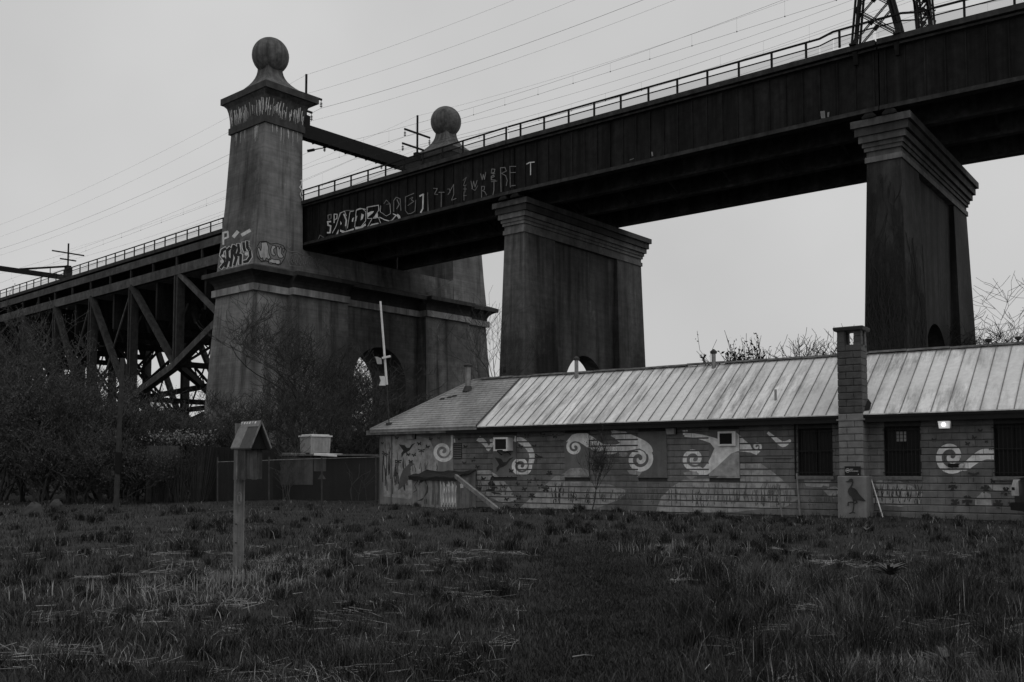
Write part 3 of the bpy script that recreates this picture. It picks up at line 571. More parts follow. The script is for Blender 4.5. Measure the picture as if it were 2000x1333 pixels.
for n_, lbl in ((-7.5, 'thin pole with insulator arms rising behind the near pylon cap'), (7.3, 'pole with two crossarms standing beside the distant stone ball')):
    po = thing('line_pole', TF.w(0, n_, 34.93), lbl, 'pole'); m = MB(); m.box(TF, -.08, .08, n_-.08, n_+.08, 34.93, 40.05); m.box(TF, -.3, .3, n_-.3, n_+.3, 34.93, 35.9); m.build('mast', M['black'], po)
    for (a, b, z) in ((-1.9, 1.9, 38.05), (-2.2, .95 if n_ > 0 else .75, 36.42)):
        m = MB(); m.box(TF, -.07, .07, n_+a, n_+b, z-.09, z+.09); m.build('crossarm', M['black'], po)
        m = MB()
        for q in (a+.08, b-.08):
            insulator(m, TF.w(0, n_+q, z-.1), .75)
        m.build('insulator', M['black'], po)
ga = thing('line_gantry', tf.w(-71, 14, ZD), 'black gantry with box post and crossarms standing over the truss deck', 'gantry')
m = MB(); m.box(tf, -71.4, -70.6, 13.6, 14.4, ZD, 34.9); m.build('post', M['black'], ga); m = MB(); m.box(tf, -71.4, -70.6, -.6, .2, ZD, 34.9); m.build('post', M['black'], ga)
m = MB(); m.bar(tf.w(-71, 13.6, 32.9), tf.w(-71, .2, 32.9), .5, .75); m.build('beam', M['black'], ga)
m = MB(); m.bar(tf.w(-71, 13.7, 34.75), tf.w(-71, 6.5, 33.2), .22, .3); m.bar(tf.w(-71, 11.2, 34.2), tf.w(-71, 11.2, 33.1), .1); m.build('brace', M['black'], ga)
m = MB(); m.box(tf, -71.1, -70.9, 13.9, 14.1, 34.9, 38.6); m.build('mast', M['black'], ga)
for hw_, z in ((2.6, 37.0), (1.3, 35.9)): m = MB(); m.box(tf, -71.08, -70.92, 14-hw_, 14+hw_, z-.1, z+.1); m.build('crossarm', M['black'], ga)

def lattice_leg(fr, n_, label, knee):
    rt = thing('lattice_mast', fr.w(0, n_, ZD), label, 'lattice mast', 'steel lattice masts on the viaduct deck')
    def hw(z): return 1.3-(z-ZD)*.165 if z < 32 else .42
    zt = 37.0
    def c(ti, ni, z): return fr.w(ti*hw(z)-.06*(z-ZD), n_+ni*.45, z)
    for ti in (-1, 1):
        m = MB()
        for ni in (-1, 1):
            for off in (-.08, .1):
                z0 = ZD
                while z0 < zt-.01:
                    z1 = min(zt, z0+1.9); a, b = Vector(c(ti, ni, z0)), Vector(c(ti, ni, z1)); d_ = Vector((fr.t[0], fr.t[1], 0))*off; m.bar(a+d_, b+d_, .1, .12); z0 = z1
        m.build('corner_post', M['black'], rt)
    z0 = ZD+.1
    while z0 < zt-1:
        h_ = max(1.0, hw(z0)*1.55); z1 = z0+h_
        m = MB()
        for ni in (-1, 1):
            for (a, b) in (((-1, z0), (1, z1)), ((1, z0), (-1, z1))):
                pa, pb_ = Vector(c(a[0], ni, a[1])), Vector(c(b[0], ni, b[1])); d_ = Vector((0, 0, .06)); m.bar(pa+d_, pb_+d_, .05); m.bar(pa-d_, pb_-d_, .05)
            mid = (Vector(c(-1, ni, z0))+Vector(c(1, ni, z1)))/2; t3 = Vector((fr.t[0], fr.t[1], 0)); m.prism([mid+t3*.2, mid+Vector((0, 0, .2)), mid-t3*.2, mid-Vector((0, 0, .2))], [mid+t3*.2+Vector((fr.n[0], fr.n[1], 0))*.03, mid+Vector((fr.n[0], fr.n[1], 0))*.03+Vector((0, 0, .2)), mid-t3*.2+Vector((fr.n[0], fr.n[1], 0))*.03, mid+Vector((fr.n[0], fr.n[1], 0))*.03-Vector((0, 0, .2))])
        for ti in (-1, 1): m.bar(c(ti, -1, z0), c(ti, 1, z1), .05); m.bar(c(ti, 1, z0), c(ti, -1, z1), .05)
        m.build('lacing', M['black'], rt); z0 = z1
    if knee:
        m = MB()
        for d_ in (-.4, .4):
            m.bar(fr.w(d_, n_-.4, ZD+4.2), fr.w(d_, n_-4.8, ZD+8.6), .14)
            for i in range(5): m.bar(fr.w(d_, n_-.4-.85*i, ZD+4.2+.85*i), fr.w(d_, n_-.4, ZD+5.4+.75*i), .07)
        m.build('knee_brace', M['black'], rt)
    for t_ in (-1.3, 1.2): m = MB(); m.box(fr, t_-.2, t_+.2, n_-.6, n_+.6, ZD-.02, ZD+.1); m.build('foot_plate', M['black'], rt)
    return rt
lattice_leg(fr3, .15, 'black lattice mast straddling the deck edge railing above the vine-covered pier', False)
lattice_leg(fr3, 13.6, 'black lattice mast on the distant side of the deck with knee brace', True)
for t in (-1.25, 1.1): m = MB(); m.loft(fr3, [(25.35, t-.1, t+.1, -.02, .12), (26.08, t-.16, t+.16, -.2, .12)]); m.build('bracket', M['steel'], sp3)

# wires: supports along the line, sagging between them
SUP = [('g', -1), ('t', 0), ('l', 1), ('e', 2)]
def sup_pt(i, n_, z):                        # n_ in tower coordinates (near deck edge at -9.67)
    if i == 0: return np.array(tf.w(-71, n_+9.67, z-1.0))
    if i == 1: return np.array(TF.w(0, n_, z))
    if i == 2: return np.array(fr3.w(0, n_+9.67, z))
    return np.array(fr3.w(60, n_+9.67, z))
def wire_pts(i, n_, z, sag, k=28):
    A, B = sup_pt(i, n_, z), sup_pt(i+1, n_, z); return [A+(B-A)*j/k-np.array([0, 0, sag*4*(j/k)*(1-j/k)]) for j in range(k+1)]
wl_lbl = 'thin overhead line wire running along the viaduct above the tracks'
for (n_, z, sag, r, wl_lbl) in [(-7.5, 40.0, .9, .008, 'faint wire strung from the tip of the pole behind the near pylon cap'), (-5.65, 37.2, 1.0, .014, 'heaviest wire, hung from the upper insulator beside the near pylon cap'), (-6.8, 35.6, 1.0, .008, 'faint wire hung from the lower insulator beside the near pylon'), (-9.2, 37.2, 1.1, .008, 'faint wire passing behind the near pylon cap'), (5.5, 37.25, 1.0, .010, 'wire hung from the near end of the upper crossarm by the distant ball'), (9.0, 37.25, 1.0, .009, 'wire on the rear end of the upper crossarm by the distant ball'), (5.15, 35.65, 1.1, .009, 'wire hung from the near end of the lower crossarm by the distant ball'), (8.1, 35.65, 1.1, .009, 'wire on the rear end of the lower crossarm by the distant ball'), (7.3, 40.0, .9, .008, 'faint wire strung from the tip of the crossarmed pole')]:
    m = MB()
    P = wire_pts(0, n_, z, sag)+wire_pts(1, n_, z, sag)[1:]+wire_pts(2, n_, z, sag)[1:]; P = [2*P[0]-P[4]]+P
    m.tube(P, r, 4); o = m.build('overhead_wire', M['wire']); tag(o, wl_lbl, 'wire', 'overhead line wires')
for (n_, zm_, lb) in [(-6.2, 33.0, 'contact wire with droppers over the track nearest the pylon with graffiti'), (-1.6, 33.0, 'contact wire with droppers over the middle track'), (3.2, 33.0, 'contact wire with droppers over the track beside the distant pylon')]:
    o = thing('catenary_wire', TF.w(0, n_, 31.5), lb, 'wire', 'contact wires above the tracks')
    a, b, c_ = MB(), MB(), MB()
    for i in (0, 1, 2):
        P = wire_pts(i, n_, zm_, 1.0, 16); a.tube(P, .010, 4); Q = [np.array([p[0], p[1], 31.4 - (.9 if i == 0 else 0)*(1-j/16)]) for j, p in enumerate(P)]; b.tube(Q, .010, 4)
        for j in range(1, 16):
            c_.tube([P[j], Q[j]], .005, 3); c_.tube([Q[j]-[0, 0, .04], Q[j]+[0, 0, .04]], .035, 4)
    a.build('messenger', M['wire'], o); b.build('contact_line', M['wire'], o); c_.build('droppers', M['wire'], o)

# ------------------------------------------------------------------ the long block building
BA = 35.2; W0 = at_y(1100, 996, 35.1); BF = Fr(BA, W0[:2]); Bu, Bv = BF.t, BF.n
S0, S1, ZW = -8.80, 19.5, 2.98
VE, VR, ZE, ZR = -.5, 2.5, 3.12, 5.2
RS = (ZR-ZE)/(VR-VE)
def wpx(x, y, v=0.0):                        # photo pixel -> (s, z) on the front wall
    r = ray(x, y); k = (v-(O[:2]-BF.C) @ Bv)/(r[:2] @ Bv); p = O+r*k; return (float((p[:2]-BF.C) @ Bu), float(p[2]))
def roof_px(x, y):                           # photo pixel -> (s, v, z) on the front roof slope
    r = ray(x, y); n3 = np.array([-RS*Bv[0], -RS*Bv[1], 1.0]); p0 = np.array(BF.w(0, VE, ZE)); k = ((p0-O) @ n3)/(r @ n3); p = O+r*k; d = p[:2]-BF.C; return (float(d @ Bu), float(d @ Bv), float(p[2]))
house = thing('block_building', BF.w(0, 2.5, 0), 'long low concrete block building painted with a swirl and butterfly mural', 'building')
HB = Vector(root_of(house))
WT = .2
WINS = [(8.54, 9.57), (11.09, 12.07), (14.0, 15.0), (17.0, 18.0)]; ZS, ZH = 1.30, 2.74
PANS = [(-3.07, -2.0), (.09, 1.1), (3.03, 4.1), (5.6, 6.64)]
CHIM = (9.93, 10.63)
# core walls: pieces between window openings so that openings are real
m = MB(); edges = [S0]+[x for w in WINS for x in w]+[S1]
for i in range(0, len(edges), 2): m.box(BF, edges[i], edges[i+1], 0, WT, -.3, ZW)
for (a, b) in WINS: m.box(BF, a, b, 0, WT, -.3, ZS); m.box(BF, a, b, 0, WT, ZH, ZW)
wall = m.build('front_wall', M['mortar'], house)
m = MB(); m.box(BF, S0, S0+WT, WT, 5.0, -.3, ZW); m.build('end_wall', M['smooth'], house); m = MB(); m.box(BF, S1-WT, S1, WT, 5.0, -.3, ZW); m.box(BF, S0, S1, 5.0, 5.2, -.3, ZW); m.build('back_wall', M['block'], house)
m = MB(); m.box(BF, S0+.2, S1-.2, .2, 5.0, -.1, -.02); m.build('interior_floor', M['trim'], house)
# smooth rendered stretch at the end
SM = -4.98
m = MB(); m.box(BF, S0-.006, SM, -.022, -.001, -.1, ZW-.004); m.build('rendered_panel', M['smooth'], house)
m = MB(); m.box(BF, S0+.62, S0+.66, -.05, -.022, -.05, ZW-.1); m.box(BF, S0-.035, S0-.008, -.04, .2, -.05, ZW-.1); m.build('corner_trim', M['board'], house)
# ---- blocks
rects = [(S0, SM-.01, -.1, ZW, -.022)]
pieces = []; ch, cw = .2032, .4064; zc = -.13; row = 0; rnd = random.Random(3)
while zc < ZW-.02:
    z0, z1 = zc+.006, min(zc+ch-.006, ZW-.004)
    s = SM+.015-(cw/2 if row % 2 else 0)
    holes = sorted([w for w in WINS if z1 > ZS+.01 and z0 < ZH-.01]+[p for p in PANS if z1 > 1.24 and z0 < 2.78]+[(CHIM[0]+.03, CHIM[1]-.03)])
    while s < S1:
        iv = [(max(s, SM+.015)+.0015, min(s+cw, S1)-.0015)]
        for (a, b) in holes:
            nv = []
            for (c, d) in iv:
                if b <= c or a >= d: nv.append((c, d)); continue
                if a-c > .03: nv.append((c, a-.004))
                if d-b > .03: nv.append((b+.004, d))
            iv = nv
        for (c, d) in iv:
            if d-c > .03: pieces.append((c, d, z0, z1))
        s += cw
    zc += ch; row += 1
def block_geo(mb, fr, c, d, z0, z1, v0, v1, e=.018, f=.003):
    mb.add([fr.w(*p) for p in [(c, v0, z0), (d, v0, z0), (d, v0, z1), (c, v0, z1), (c, v1+.016, z0), (d, v1+.016, z0), (d, v1+.016, z1), (c, v1+.016, z1), (c+f, v1, z0+e), (d-f, v1, z0+e), (d-f, v1, z1-e), (c+f, v1, z1-e)]],
           [(0, 1, 5, 4), (1, 2, 6, 5), (2, 3, 7, 6), (3, 0, 4, 7), (4, 5, 9, 8), (5, 6, 10, 9), (6, 7, 11, 10), (7, 4, 8, 11), (8, 9, 10, 11)])
def app(pc):
    p = np.array(BF.w((pc[0]+pc[1])/2, 0, 0)); vis = -9 < pc[0] < 14.8 and pc[2] > -.05
    return ((pc[1]-pc[0])*(pc[3]-pc[2])/(p @ p)) if vis else 0
order = sorted(range(len(pieces)), key=lambda i: -app(pieces[i])); big = set(order[:298]); rest = MB(); shared = {}
for i, (c, d, z0, z1) in enumerate(pieces):
    dv = -.024-rnd.choice((0, .003, .006)); rects.append((c+.003, d-.003, z0+.018, z1-.018, dv))
    if i in big:
        key = (round(d-c, 3), round(z1-z0, 3))
        if key not in shared:
            mb = MB(); block_geo(mb, WF, 0, d-c, 0, z1-z0, .023, 0); o = mb.build('block', M['block'], wall, base=(0, 0, 0)); shared[key] = o; o.location = Vector(BF.w(c, dv, z0))-HB; o.rotation_euler[2] = BF.rz
        else: inst('block', shared[key], wall, BF.w(c, dv, z0), BF.rz)
    else: block_geo(rest, BF, c, d, z0, z1, -.001, dv)
tag(rest.build('block_courses', M['block'], wall), kind='stuff')
for (a, b) in PANS:
    m = MB(); m.box(BF, a, b, -.05, -.002, 1.28, 2.77); pnl = m.build('boarded_window', M['board'], house); rects.append((a, b, 1.28, 2.77, -.05))
    m = MB(); m.box(BF, a-.03, b+.03, -.075, -.002, 1.22, 1.276); m.build('sill', M['board'], pnl); rects.append((a-.03, b+.03, 1.222, 1.274, -.075))
# ---- mural, clipped to the faces of the blocks so that the joints stay open
RA = np.array(rects)
def clip(poly_, ax, val, keep_ge):
    out = []
    for i in range(len(poly_)):
        a, b = poly_[i], poly_[(i+1) % len(poly_)]; ia = (a[ax] >= val) == keep_ge or a[ax] == val; ib = (b[ax] >= val) == keep_ge or b[ax] == val
        if ia: out.append(a)
        if ia != ib: t = (val-a[ax])/(b[ax]-a[ax]); out.append((a[0]+(b[0]-a[0])*t, a[1]+(b[1]-a[1])*t))
    return out
def paint_tri(mb, tri, layer):
    xs = [p[0] for p in tri]; zs_ = [p[1] for p in tri]
    for i in np.where((RA[:, 0] < max(xs)) & (RA[:, 1] > min(xs)) & (RA[:, 2] < max(zs_)) & (RA[:, 3] > min(zs_)))[0]:
        a, b, c, d, v = RA[i]; q = clip(clip(clip(clip(tri, 0, a, True), 0, b, False), 1, c, True), 1, d, False)
        if len(q) > 2: mb.add([BF.w(s, v-.002*layer, z) for s, z in q], [tuple(range(len(q)))])
def paint(mb, pts, layer, px=True):
    P = [wpx(*p) for p in pts] if px else list(pts)
    for t in tessellate_polygon([[Vector((s, z, 0)) for s, z in P]]): paint_tri(mb, [P[i] for i in t], layer)
def stroke(mb, pts, w, layer):               # w: one width or widths in photo pixels
    ws = w if isinstance(w, (list, tuple)) else [w]*len(pts); A, B_ = [], []
    for i, p in enumerate(pts):
        a, b = pts[max(i-1, 0)], pts[min(i+1, len(pts)-1)]; dx, dy = b[0]-a[0], b[1]-a[1]; L = math.hypot(dx, dy) or 1; n_ = (-dy/L*ws[i]/2, dx/L*ws[i]/2)
        A.append(wpx(p[0]+n_[0], p[1]+n_[1])); B_.append(wpx(p[0]-n_[0], p[1]-n_[1]))
    for i in range(len(pts)-1): paint_tri(mb, [A[i], A[i+1], B_[i+1]], layer); paint_tri(mb, [A[i], B_[i+1], B_[i]], layer)
def smooth_line(pts, k=6):
    out = []
    for i in range(len(pts)-1):
        p0, p1, p2, p3 = pts[max(i-1, 0)], pts[i], pts[i+1], pts[min(i+2, len(pts)-1)]
        for j in range(k):
            t = j/k; out.append(tuple(.5*((2*p1[d])+(-p0[d]+p2[d])*t+(2*p0[d]-5*p1[d]+4*p2[d]-p3[d])*t*t+(-p0[d]+3*p1[d]-3*p2[d]+p3[d])*t**3) for d in (0, 1)))
    return out+[pts[-1]]
def spiral(cx, cy, r, turns, a0, hand, tail, tw, name='painted_swirl'):
    r *= 1.13; tw = [x*1.12 for x in tw]  #   # light band winding in, from a tail
    pts, ws = [], []
    if tail: T = smooth_line(tail+[(cx+r*.86*math.cos(a0), cy+r*.86*math.sin(a0))]); pts += T[:-1]; ws += list(np.interp(np.linspace(0, 1, len(T)-1), np.linspace(0, 1, len(tw)), tw))
    n = int(26*turns); pitch = r/(turns+.15)
    for i in range(n+1):
        k = i/n; rr = r*.86*(1-k**1.25)+1.0*k; a = a0+hand*2*math.pi*turns*k; pts.append((cx+rr*math.cos(a), cy+rr*math.sin(a))); ws.append(pitch*.56*(1-.25*k)+.4)
    mb = MB(); stroke(mb, pts, ws, 3); return mb.build(name, M['swirl'], house)
# pale hills and darker fields
hills = [[(1012, 996), (1050, 962), (1084, 931), (1106, 924), (1130, 928), (1160, 946), (1190, 946), (1224, 958), (1222, 966), (1215, 974), (1175, 990), (1150, 998)], [(1280, 1004), (1292, 972), (1312, 952), (1334, 938), (1400, 934), (1450, 905), (1482, 903), (1505, 918), (1532, 940), (1552, 960), (1560, 975), (1536, 990), (1440, 1000)],
         [(1700, 950), (1716, 938), (1748, 936), (1782, 950), (1802, 965), (1798, 985), (1760, 990), (1702, 985)], [(932, 920), (955, 918), (975, 930), (990, 945), (1012, 975), (985, 985), (935, 960)], [(1905, 975), (1920, 960), (1935, 965), (1938, 990), (1905, 990)], [(1930, 947), (1985, 947), (1985, 962), (1940, 958)],
         [(1570, 938), (1600, 930), (1620, 938), (1605, 952), (1575, 950)], [(750, 850), (800, 848), (840, 858), (856, 900), (850, 960), (800, 975), (750, 970)]]
for h_ in hills: mb = MB(); paint(mb, h_, 1); mb.build('painted_hill', M['hill'], house)
mb = MB(); paint(mb, [(1104, 932), (1106, 922), (1116, 915), (1140, 914), (1152, 920), (1152, 931)], 2); mb.build('painted_hill', M['hill'], house)
mb = MB(); paint(mb, [(1386, 930), (1388, 910), (1404, 896), (1425, 884), (1446, 884), (1446, 930)], 2); mb.build('painted_hill', M['hill'], house)
spiral(866, 882, 19.5, 1.7, 0.0, 1, [(884, 850), (886, 862), (886, 872)], [5, 8, 9])
spiral(1019, 910, 19, 1.7, -.1, 1, [(1006, 857), (1020, 862), (1033, 874), (1040, 890)], [9, 12, 10, 9])
spiral(1124, 874, 15.5, 1.5, -1.2, -1, [(1160, 866), (1150, 858), (1140, 856)], [14, 11, 8])
spiral(1250, 897, 24, 1.6, -.5, 1, [(1196, 846), (1222, 855), (1250, 866), (1266, 876)], [12, 17, 16, 12])
spiral(1356, 897, 21, 1.5, 1.2, 1, [(1428, 868), (1410, 888), (1392, 908), (1376, 922)], [26, 20, 14, 11])
spiral(1479, 873, 8, 1.1, .6, -1, [], [1])
spiral(1858, 892, 30, 1.45, .7, 1, [(1942, 888), (1922, 888), (1904, 898), (1886, 912)], [18, 19, 15, 12])
for pts, ws in [([(1168, 878), (1190, 881), (1222, 874), (1255, 868)], [3, 11, 15, 15]), ([(1130, 858), (1150, 868), (1172, 880)], [6, 12, 12]), ([(1338, 850), (1360, 852), (1390, 860), (1415, 872)], [7, 9, 12, 20]), ([(1436, 848), (1444, 858), (1462, 874)], [8, 14, 6]), ([(935, 856), (948, 866), (955, 880)], [12, 9, 5]), ([(953, 880), (962, 868), (960, 858)], [6, 7, 6]), ([(1500, 845), (1512, 855), (1530, 868), (1545, 860)], [5, 7, 12, 4])]:
    mb = MB(); stroke(mb, smooth_line(pts), list(np.interp(np.linspace(0, 1, len(smooth_line(pts))), np.linspace(0, 1, len(ws)), ws)), 4); mb.build('painted_swirl', M['swirl'], house)
def Mc(p): return [(1060+x/3.92, 680+y/3.92) for x, y in p]
for i, p in enumerate([[(525, 632), (640, 640), (690, 690), (735, 700), (790, 735), (770, 765), (690, 765), (620, 788), (540, 812), (470, 820), (415, 780), (470, 738), (560, 742), (598, 728), (560, 700)], [(185, 720), (230, 665), (290, 650), (340, 650), (400, 690), (440, 720), (470, 737), (415, 778), (350, 750), (290, 700), (225, 712)],
          [(1130, 680), (1180, 660), (1230, 665), (1280, 690), (1335, 700), (1480, 660), (1530, 690), (1590, 740), (1610, 780), (1670, 790), (1640, 820), (1590, 800), (1500, 790), (1440, 810), (1380, 860), (1300, 930), (1240, 970), (1180, 985), (1240, 930), (1290, 840), (1320, 770), (1290, 730), (1230, 700), (1160, 690)]]):
    mb = MB(); paint(mb, Mc(p), 2.4+.2*i); mb.build('painted_wave', M['swirl'], house)
mb = MB(); paint(mb, [(1334, 841), (1344, 840), (1345, 850), (1335, 850)], 4); mb.build('painted_swirl', M['swirl'], house)
BUT = [[(0, -.1), (-.5, -.55), (-.62, -.2), (-.35, .05), (-.5, .3), (-.25, .5), (0, .2)], [(0, -.1), (.5, -.55), (.62, -.2), (.35, .05), (.5, .3), (.25, .5), (0, .2)]]
DRA = [[(-.06, -.5), (.06, -.5), (.05, .9), (-.05, .9)], [(0, -.35), (-.8, -.6), (-.85, -.3), (0, -.15)], [(0, -.35), (.8, -.6), (.85, -.3), (0, -.15)], [(0, -.12), (-.7, 0), (-.6, .25), (0, .05)], [(0, -.12), (.7, 0), (.6, .25), (0, .05)]]
HUM = [[(-1, -.6), (-.3, -.5), (0, -.15), (.3, -.2), (.6, -.6), (1.05, -.8), (.7, -.45), (.35, .1), (0, .35), (-.35, .5), (-.65, 1), (-.7, .5), (-.45, .15), (-.7, -.2)]]
FLO = [[(.1, -.2), (.1, -.75), (.55, -.5), (.3, -.1), (.75, -.1), (.6, .4), (.2, .2), (.25, .75), (-.3, .65), (-.15, .2), (-.7, .45), (-.75, -.1), (-.3, -.1), (-.55, -.55), (-.12, -.75)]]
def rnd_mt(x): return 'motif' if int(x) % 3 else 'motif_mid'
def motif(shape, x, y, size, rot, name, mt='motif', lay=6):
    mb = MB(); c, s = math.cos(R(rot)), math.sin(R(rot))
    for k, pp in enumerate(shape): paint(mb, [(x+size*(px_*c-py_*s), y+size*(px_*s+py_*c)) for px_, py_ in pp], lay+.4*k)
    mb.build(name, M[mt], house)
for (x, y, sz, r) in [(776, 856, 6, 10), (820, 867, 7, -8), (836, 873, 7, 20), (798, 888, 7, 15), (810, 889, 7, -20), (803, 902, 7, 10), (748, 866, 5, 0), (1018, 873, 8, 15), (1045, 872, 7, -10), (910, 873, 7, 10), (908, 905, 7, 0), (933, 912, 7, 20), (1000, 920, 8, 10), (984, 950, 8, 0), (1035, 940, 8, 0), (1048, 938, 8, 30), (1056, 950, 9, -10), (1014, 972, 9, 0), (990, 975, 8, 20), (1825, 860, 8, 0), (1890, 867, 8, 10), (1915, 842, 8, 0), (1927, 862, 7, 0), (945, 935, 8, 15), (938, 955, 7, 0), (1012, 945, 7, 40)]: motif(BUT, x, y, sz, r, 'painted_butterfly')
for (x, y, sz, r) in [(752, 888, 8, 30), (824, 882, 8, 0), (779, 903, 8, 0), (1052, 894, 9, 25), (1902, 930, 13, 0), (1008, 985, 8, 40)]: motif(DRA, x, y, sz, r, 'painted_dragonfly')
for (x, y, sz, r) in [(930, 868, 8, 0), (948, 890, 8, 30), (915, 890, 7, 10), (925, 898, 9, -20), (1030, 852, 8, 0), (1060, 850, 9, 15), (1085, 852, 9, 0), (1098, 862, 7, 30), (1012, 905, 7, 0), (998, 935, 9, 0), (1025, 955, 9, 20), (1062, 940, 8, 0), (952, 975, 8, 0), (1005, 965, 9, 35), (1845, 850, 7, 0), (1903, 855, 8, 20), (1935, 876, 7, 0), (1905, 872, 9, 0), (1940, 940, 9, 10), (1975, 985, 9, 0), (858, 856, 6, 0), (842, 858, 6, 20), (898, 858, 6, 0)]: motif(BUT, x, y, sz, r, 'painted_butterfly', rnd_mt(x))
motif(HUM, 796, 878, 16, 0, 'painted_bird'); motif(HUM, 985, 906, 18, 5, 'painted_bird'); motif(HUM, 965, 960, 14, 60, 'painted_bird')
for (x, y, sz, r) in [(1862, 950, 12, 10), (1890, 978, 14, 0), (1925, 955, 12, 30), (1950, 984, 13, 0), (1965, 960, 12, 0), (1866, 982, 12, 60), (1074, 925, 8, 0), (1067, 955, 10, 40), (1040, 970, 9, 0), (1700, 965, 6, 0)]: motif(FLO, x, y, sz, r, 'painted_flower')
motif([[(0, -1), (.25, -.85), (.1, -.6), (.35, -.2), (.3, .3), (.05, .9), (-.15, .3), (-.2, -.3), (-.05, -.7)]], 790, 930, 34, 25, 'painted_bird', 'motif_mid')
motif([[(-.15, -.75), (.05, -1), (.4, -.9), (.2, -.6), (.15, -.2), (.75, .6), (.2, .45), (-.2, .5), (-.5, 0), (-.25, -.3)]], 962, 945, 16, 0, 'painted_bird')
rnd = random.Random(11)
reeds = [(x0, x1, y0, y1, n) for x0, x1, y0, y1, n in [(1080, 1150, 945, 985, 26), (1150, 1290, 955, 985, 40), (1300, 1560, 945, 990, 75), (1565, 1640, 965, 990, 20), (1702, 1800, 940, 985, 34), (748, 765, 850, 970, 10), (765, 800, 880, 970, 14), (800, 880, 900, 930, 12), (925, 1000, 935, 970, 16)]]
for (x0, x1, y0, y1, n) in reeds:
    mb = MB()
    for i in range(n):
        x = rnd.uniform(x0, x1); yb = rnd.uniform(y0+.55*(y1-y0), y1); h_ = rnd.uniform(.25, .75)*(y1-y0); dx = rnd.uniform(-4, 4)
        pts = smooth_line([(x, yb), (x+dx*.2+rnd.uniform(-2, 2), yb-h_*.4), (x+dx*.6+rnd.uniform(-2, 2), yb-h_*.75), (x+dx, yb-h_)], 3); stroke(mb, pts, list(np.linspace(1.7, .6, len(pts))), 5+.1*(i % 9))
    mb.build('painted_reeds', M['motif_mid'] if rnd.random() < .4 else M['motif'], house)
# faint cloudy repainting patches
for i in range(26):
    x, y = rnd.uniform(1160, 1640), rnd.uniform(852, 960); mb = MB(); k = rnd.randint(5, 8); paint(mb, [(x+rnd.uniform(6, 20)*math.cos(2*math.pi*j/k), y+rnd.uniform(4, 14)*math.sin(2*math.pi*j/k)) for j in range(k)], .5+.01*i); mb.build('repainted_patch', M[rnd.choice(('hill', 'swirl_mid', 'swirl_mid', 'block'))], house)

# ---- windows, grilles, sills
def window(a, b, curtain=False):
    rt = MB(); rt.box(BF, a, b, .12, .135, ZS, ZH); g_ = rt.build('window', M['glass'], house)
    m = MB()
    for (c, d) in ((a, a+.06), (b-.06, b), ((a+b)/2-.02, (a+b)/2+.02)): m.box(BF, c, d, .06, .119, ZS, ZH)
    m.box(BF, a+.06, b-.06, .062, .117, 2.0, 2.06); m.box(BF, a+.06, b-.06, .062, .117, ZS, ZS+.05); m.box(BF, a+.06, b-.06, .062, .117, ZH-.05, ZH); m.build('frame', M['trim'], g_)
    br = MB(); br.box(WF, -.009, .009, -.009, .009, 0, ZH-ZS-.06); b0 = None; n = int((b-a)/.105)
    for i in range(n+1):
        loc = BF.w(a+.01+(b-a-.02)*i/n, -.07, ZS+.03)
        if b0 is None: b0 = br.build('bar', M['bars'], g_, base=(0, 0, 0)); b0.location = Vector(loc)-HB; b0.rotation_euler[2] = BF.rz
        else: inst('bar', b0, g_, loc, BF.rz)
    for z in (ZS+.1, 2.05, ZH-.1): m = MB(); m.box(BF, a-.04, b+.04, -.085, -.06, z-.012, z+.012); m.build('crossbar', M['bars'], g_)
    m = MB(); m.box(BF, a-.05, b+.05, -.1, -.001, ZS-.11, ZS-.003); m.build('sill', M['sill'], g_)
    for i in range(6): m = MB(); s_ = a+.1+(b-a-.2)*i/5; m.box(BF, s_-.045, s_+.045, -.108, -.101, ZS-.085, ZS-.02); m.build('sill_brick', M['board'], g_)
    return g_
for i, (a, b) in enumerate(WINS):
    g_ = window(a, b)
    if i == 1:
        s_, z_ = wpx(1760, 853); m = MB()
        for r_ in range(3):
            for c in range(3): m.box(BF, s_-.14+.095*c, s_-.06+.095*c, .045, .055, z_-.14+.1*r_, z_-.055+.1*r_)
        m.build('lit_panes', M['grey_plastic'], g_)
# ---- eaves and roof
m = MB(); m.box(BF, S0-.02, S1+.2, VE+.06, -.03, ZE-.16, ZE-.13); m.build('soffit', M['trim'], house)
m = MB(); m.box(BF, -5.0, S1+.2, VE+.02, VE+.055, ZE-.26, ZE-.02); m.build('fascia', M['trim'], house); m = MB(); m.box(BF, S0-.35, -5.002, VE+.02, VE+.055, ZE-.22, ZE-.04); m.build('fascia', M['trim_worn'], house)
m = MB(); m.box(BF, S0-.35, S0-.31, VE+.06, 5.5, ZE-.22, ZE-.04); m.build('end_fascia', M['trim'], house)
SH = -3.5                                    # shingles end and metal begins here
def rz_(v): return ZE+RS*(v-VE)
metal = MB(); metal.add([BF.w(SH, VE, ZE-.03), BF.w(S1+.3, VE, ZE-.03), BF.w(S1+.3, VR, ZR-.03), BF.w(SH, VR, ZR-.03), BF.w(SH, 2*VR-VE, ZE-.03), BF.w(S1+.3, 2*VR-VE, ZE-.03), BF.w(SH, VR, ZR-.2), BF.w(S1+.3, VR, ZR-.2), BF.w(SH, VE, ZE-.12), BF.w(S1+.3, VE, ZE-.12)], [(0, 1, 2, 3), (3, 2, 5, 4), (8, 9, 7, 6), (0, 8, 9, 1)])
mroof = metal.build('metal_roof', M['trim'], house)
pan = MB(); w_ = .42
pan.add([(0, 0, 0), (w_, 0, 0), (w_, VR-VE, ZR-ZE), (0, VR-VE, ZR-ZE), (0, 0, -.03), (w_, 0, -.03)], [(0, 1, 2, 3), (4, 5, 1, 0)])
p0 = None; sm_ = None
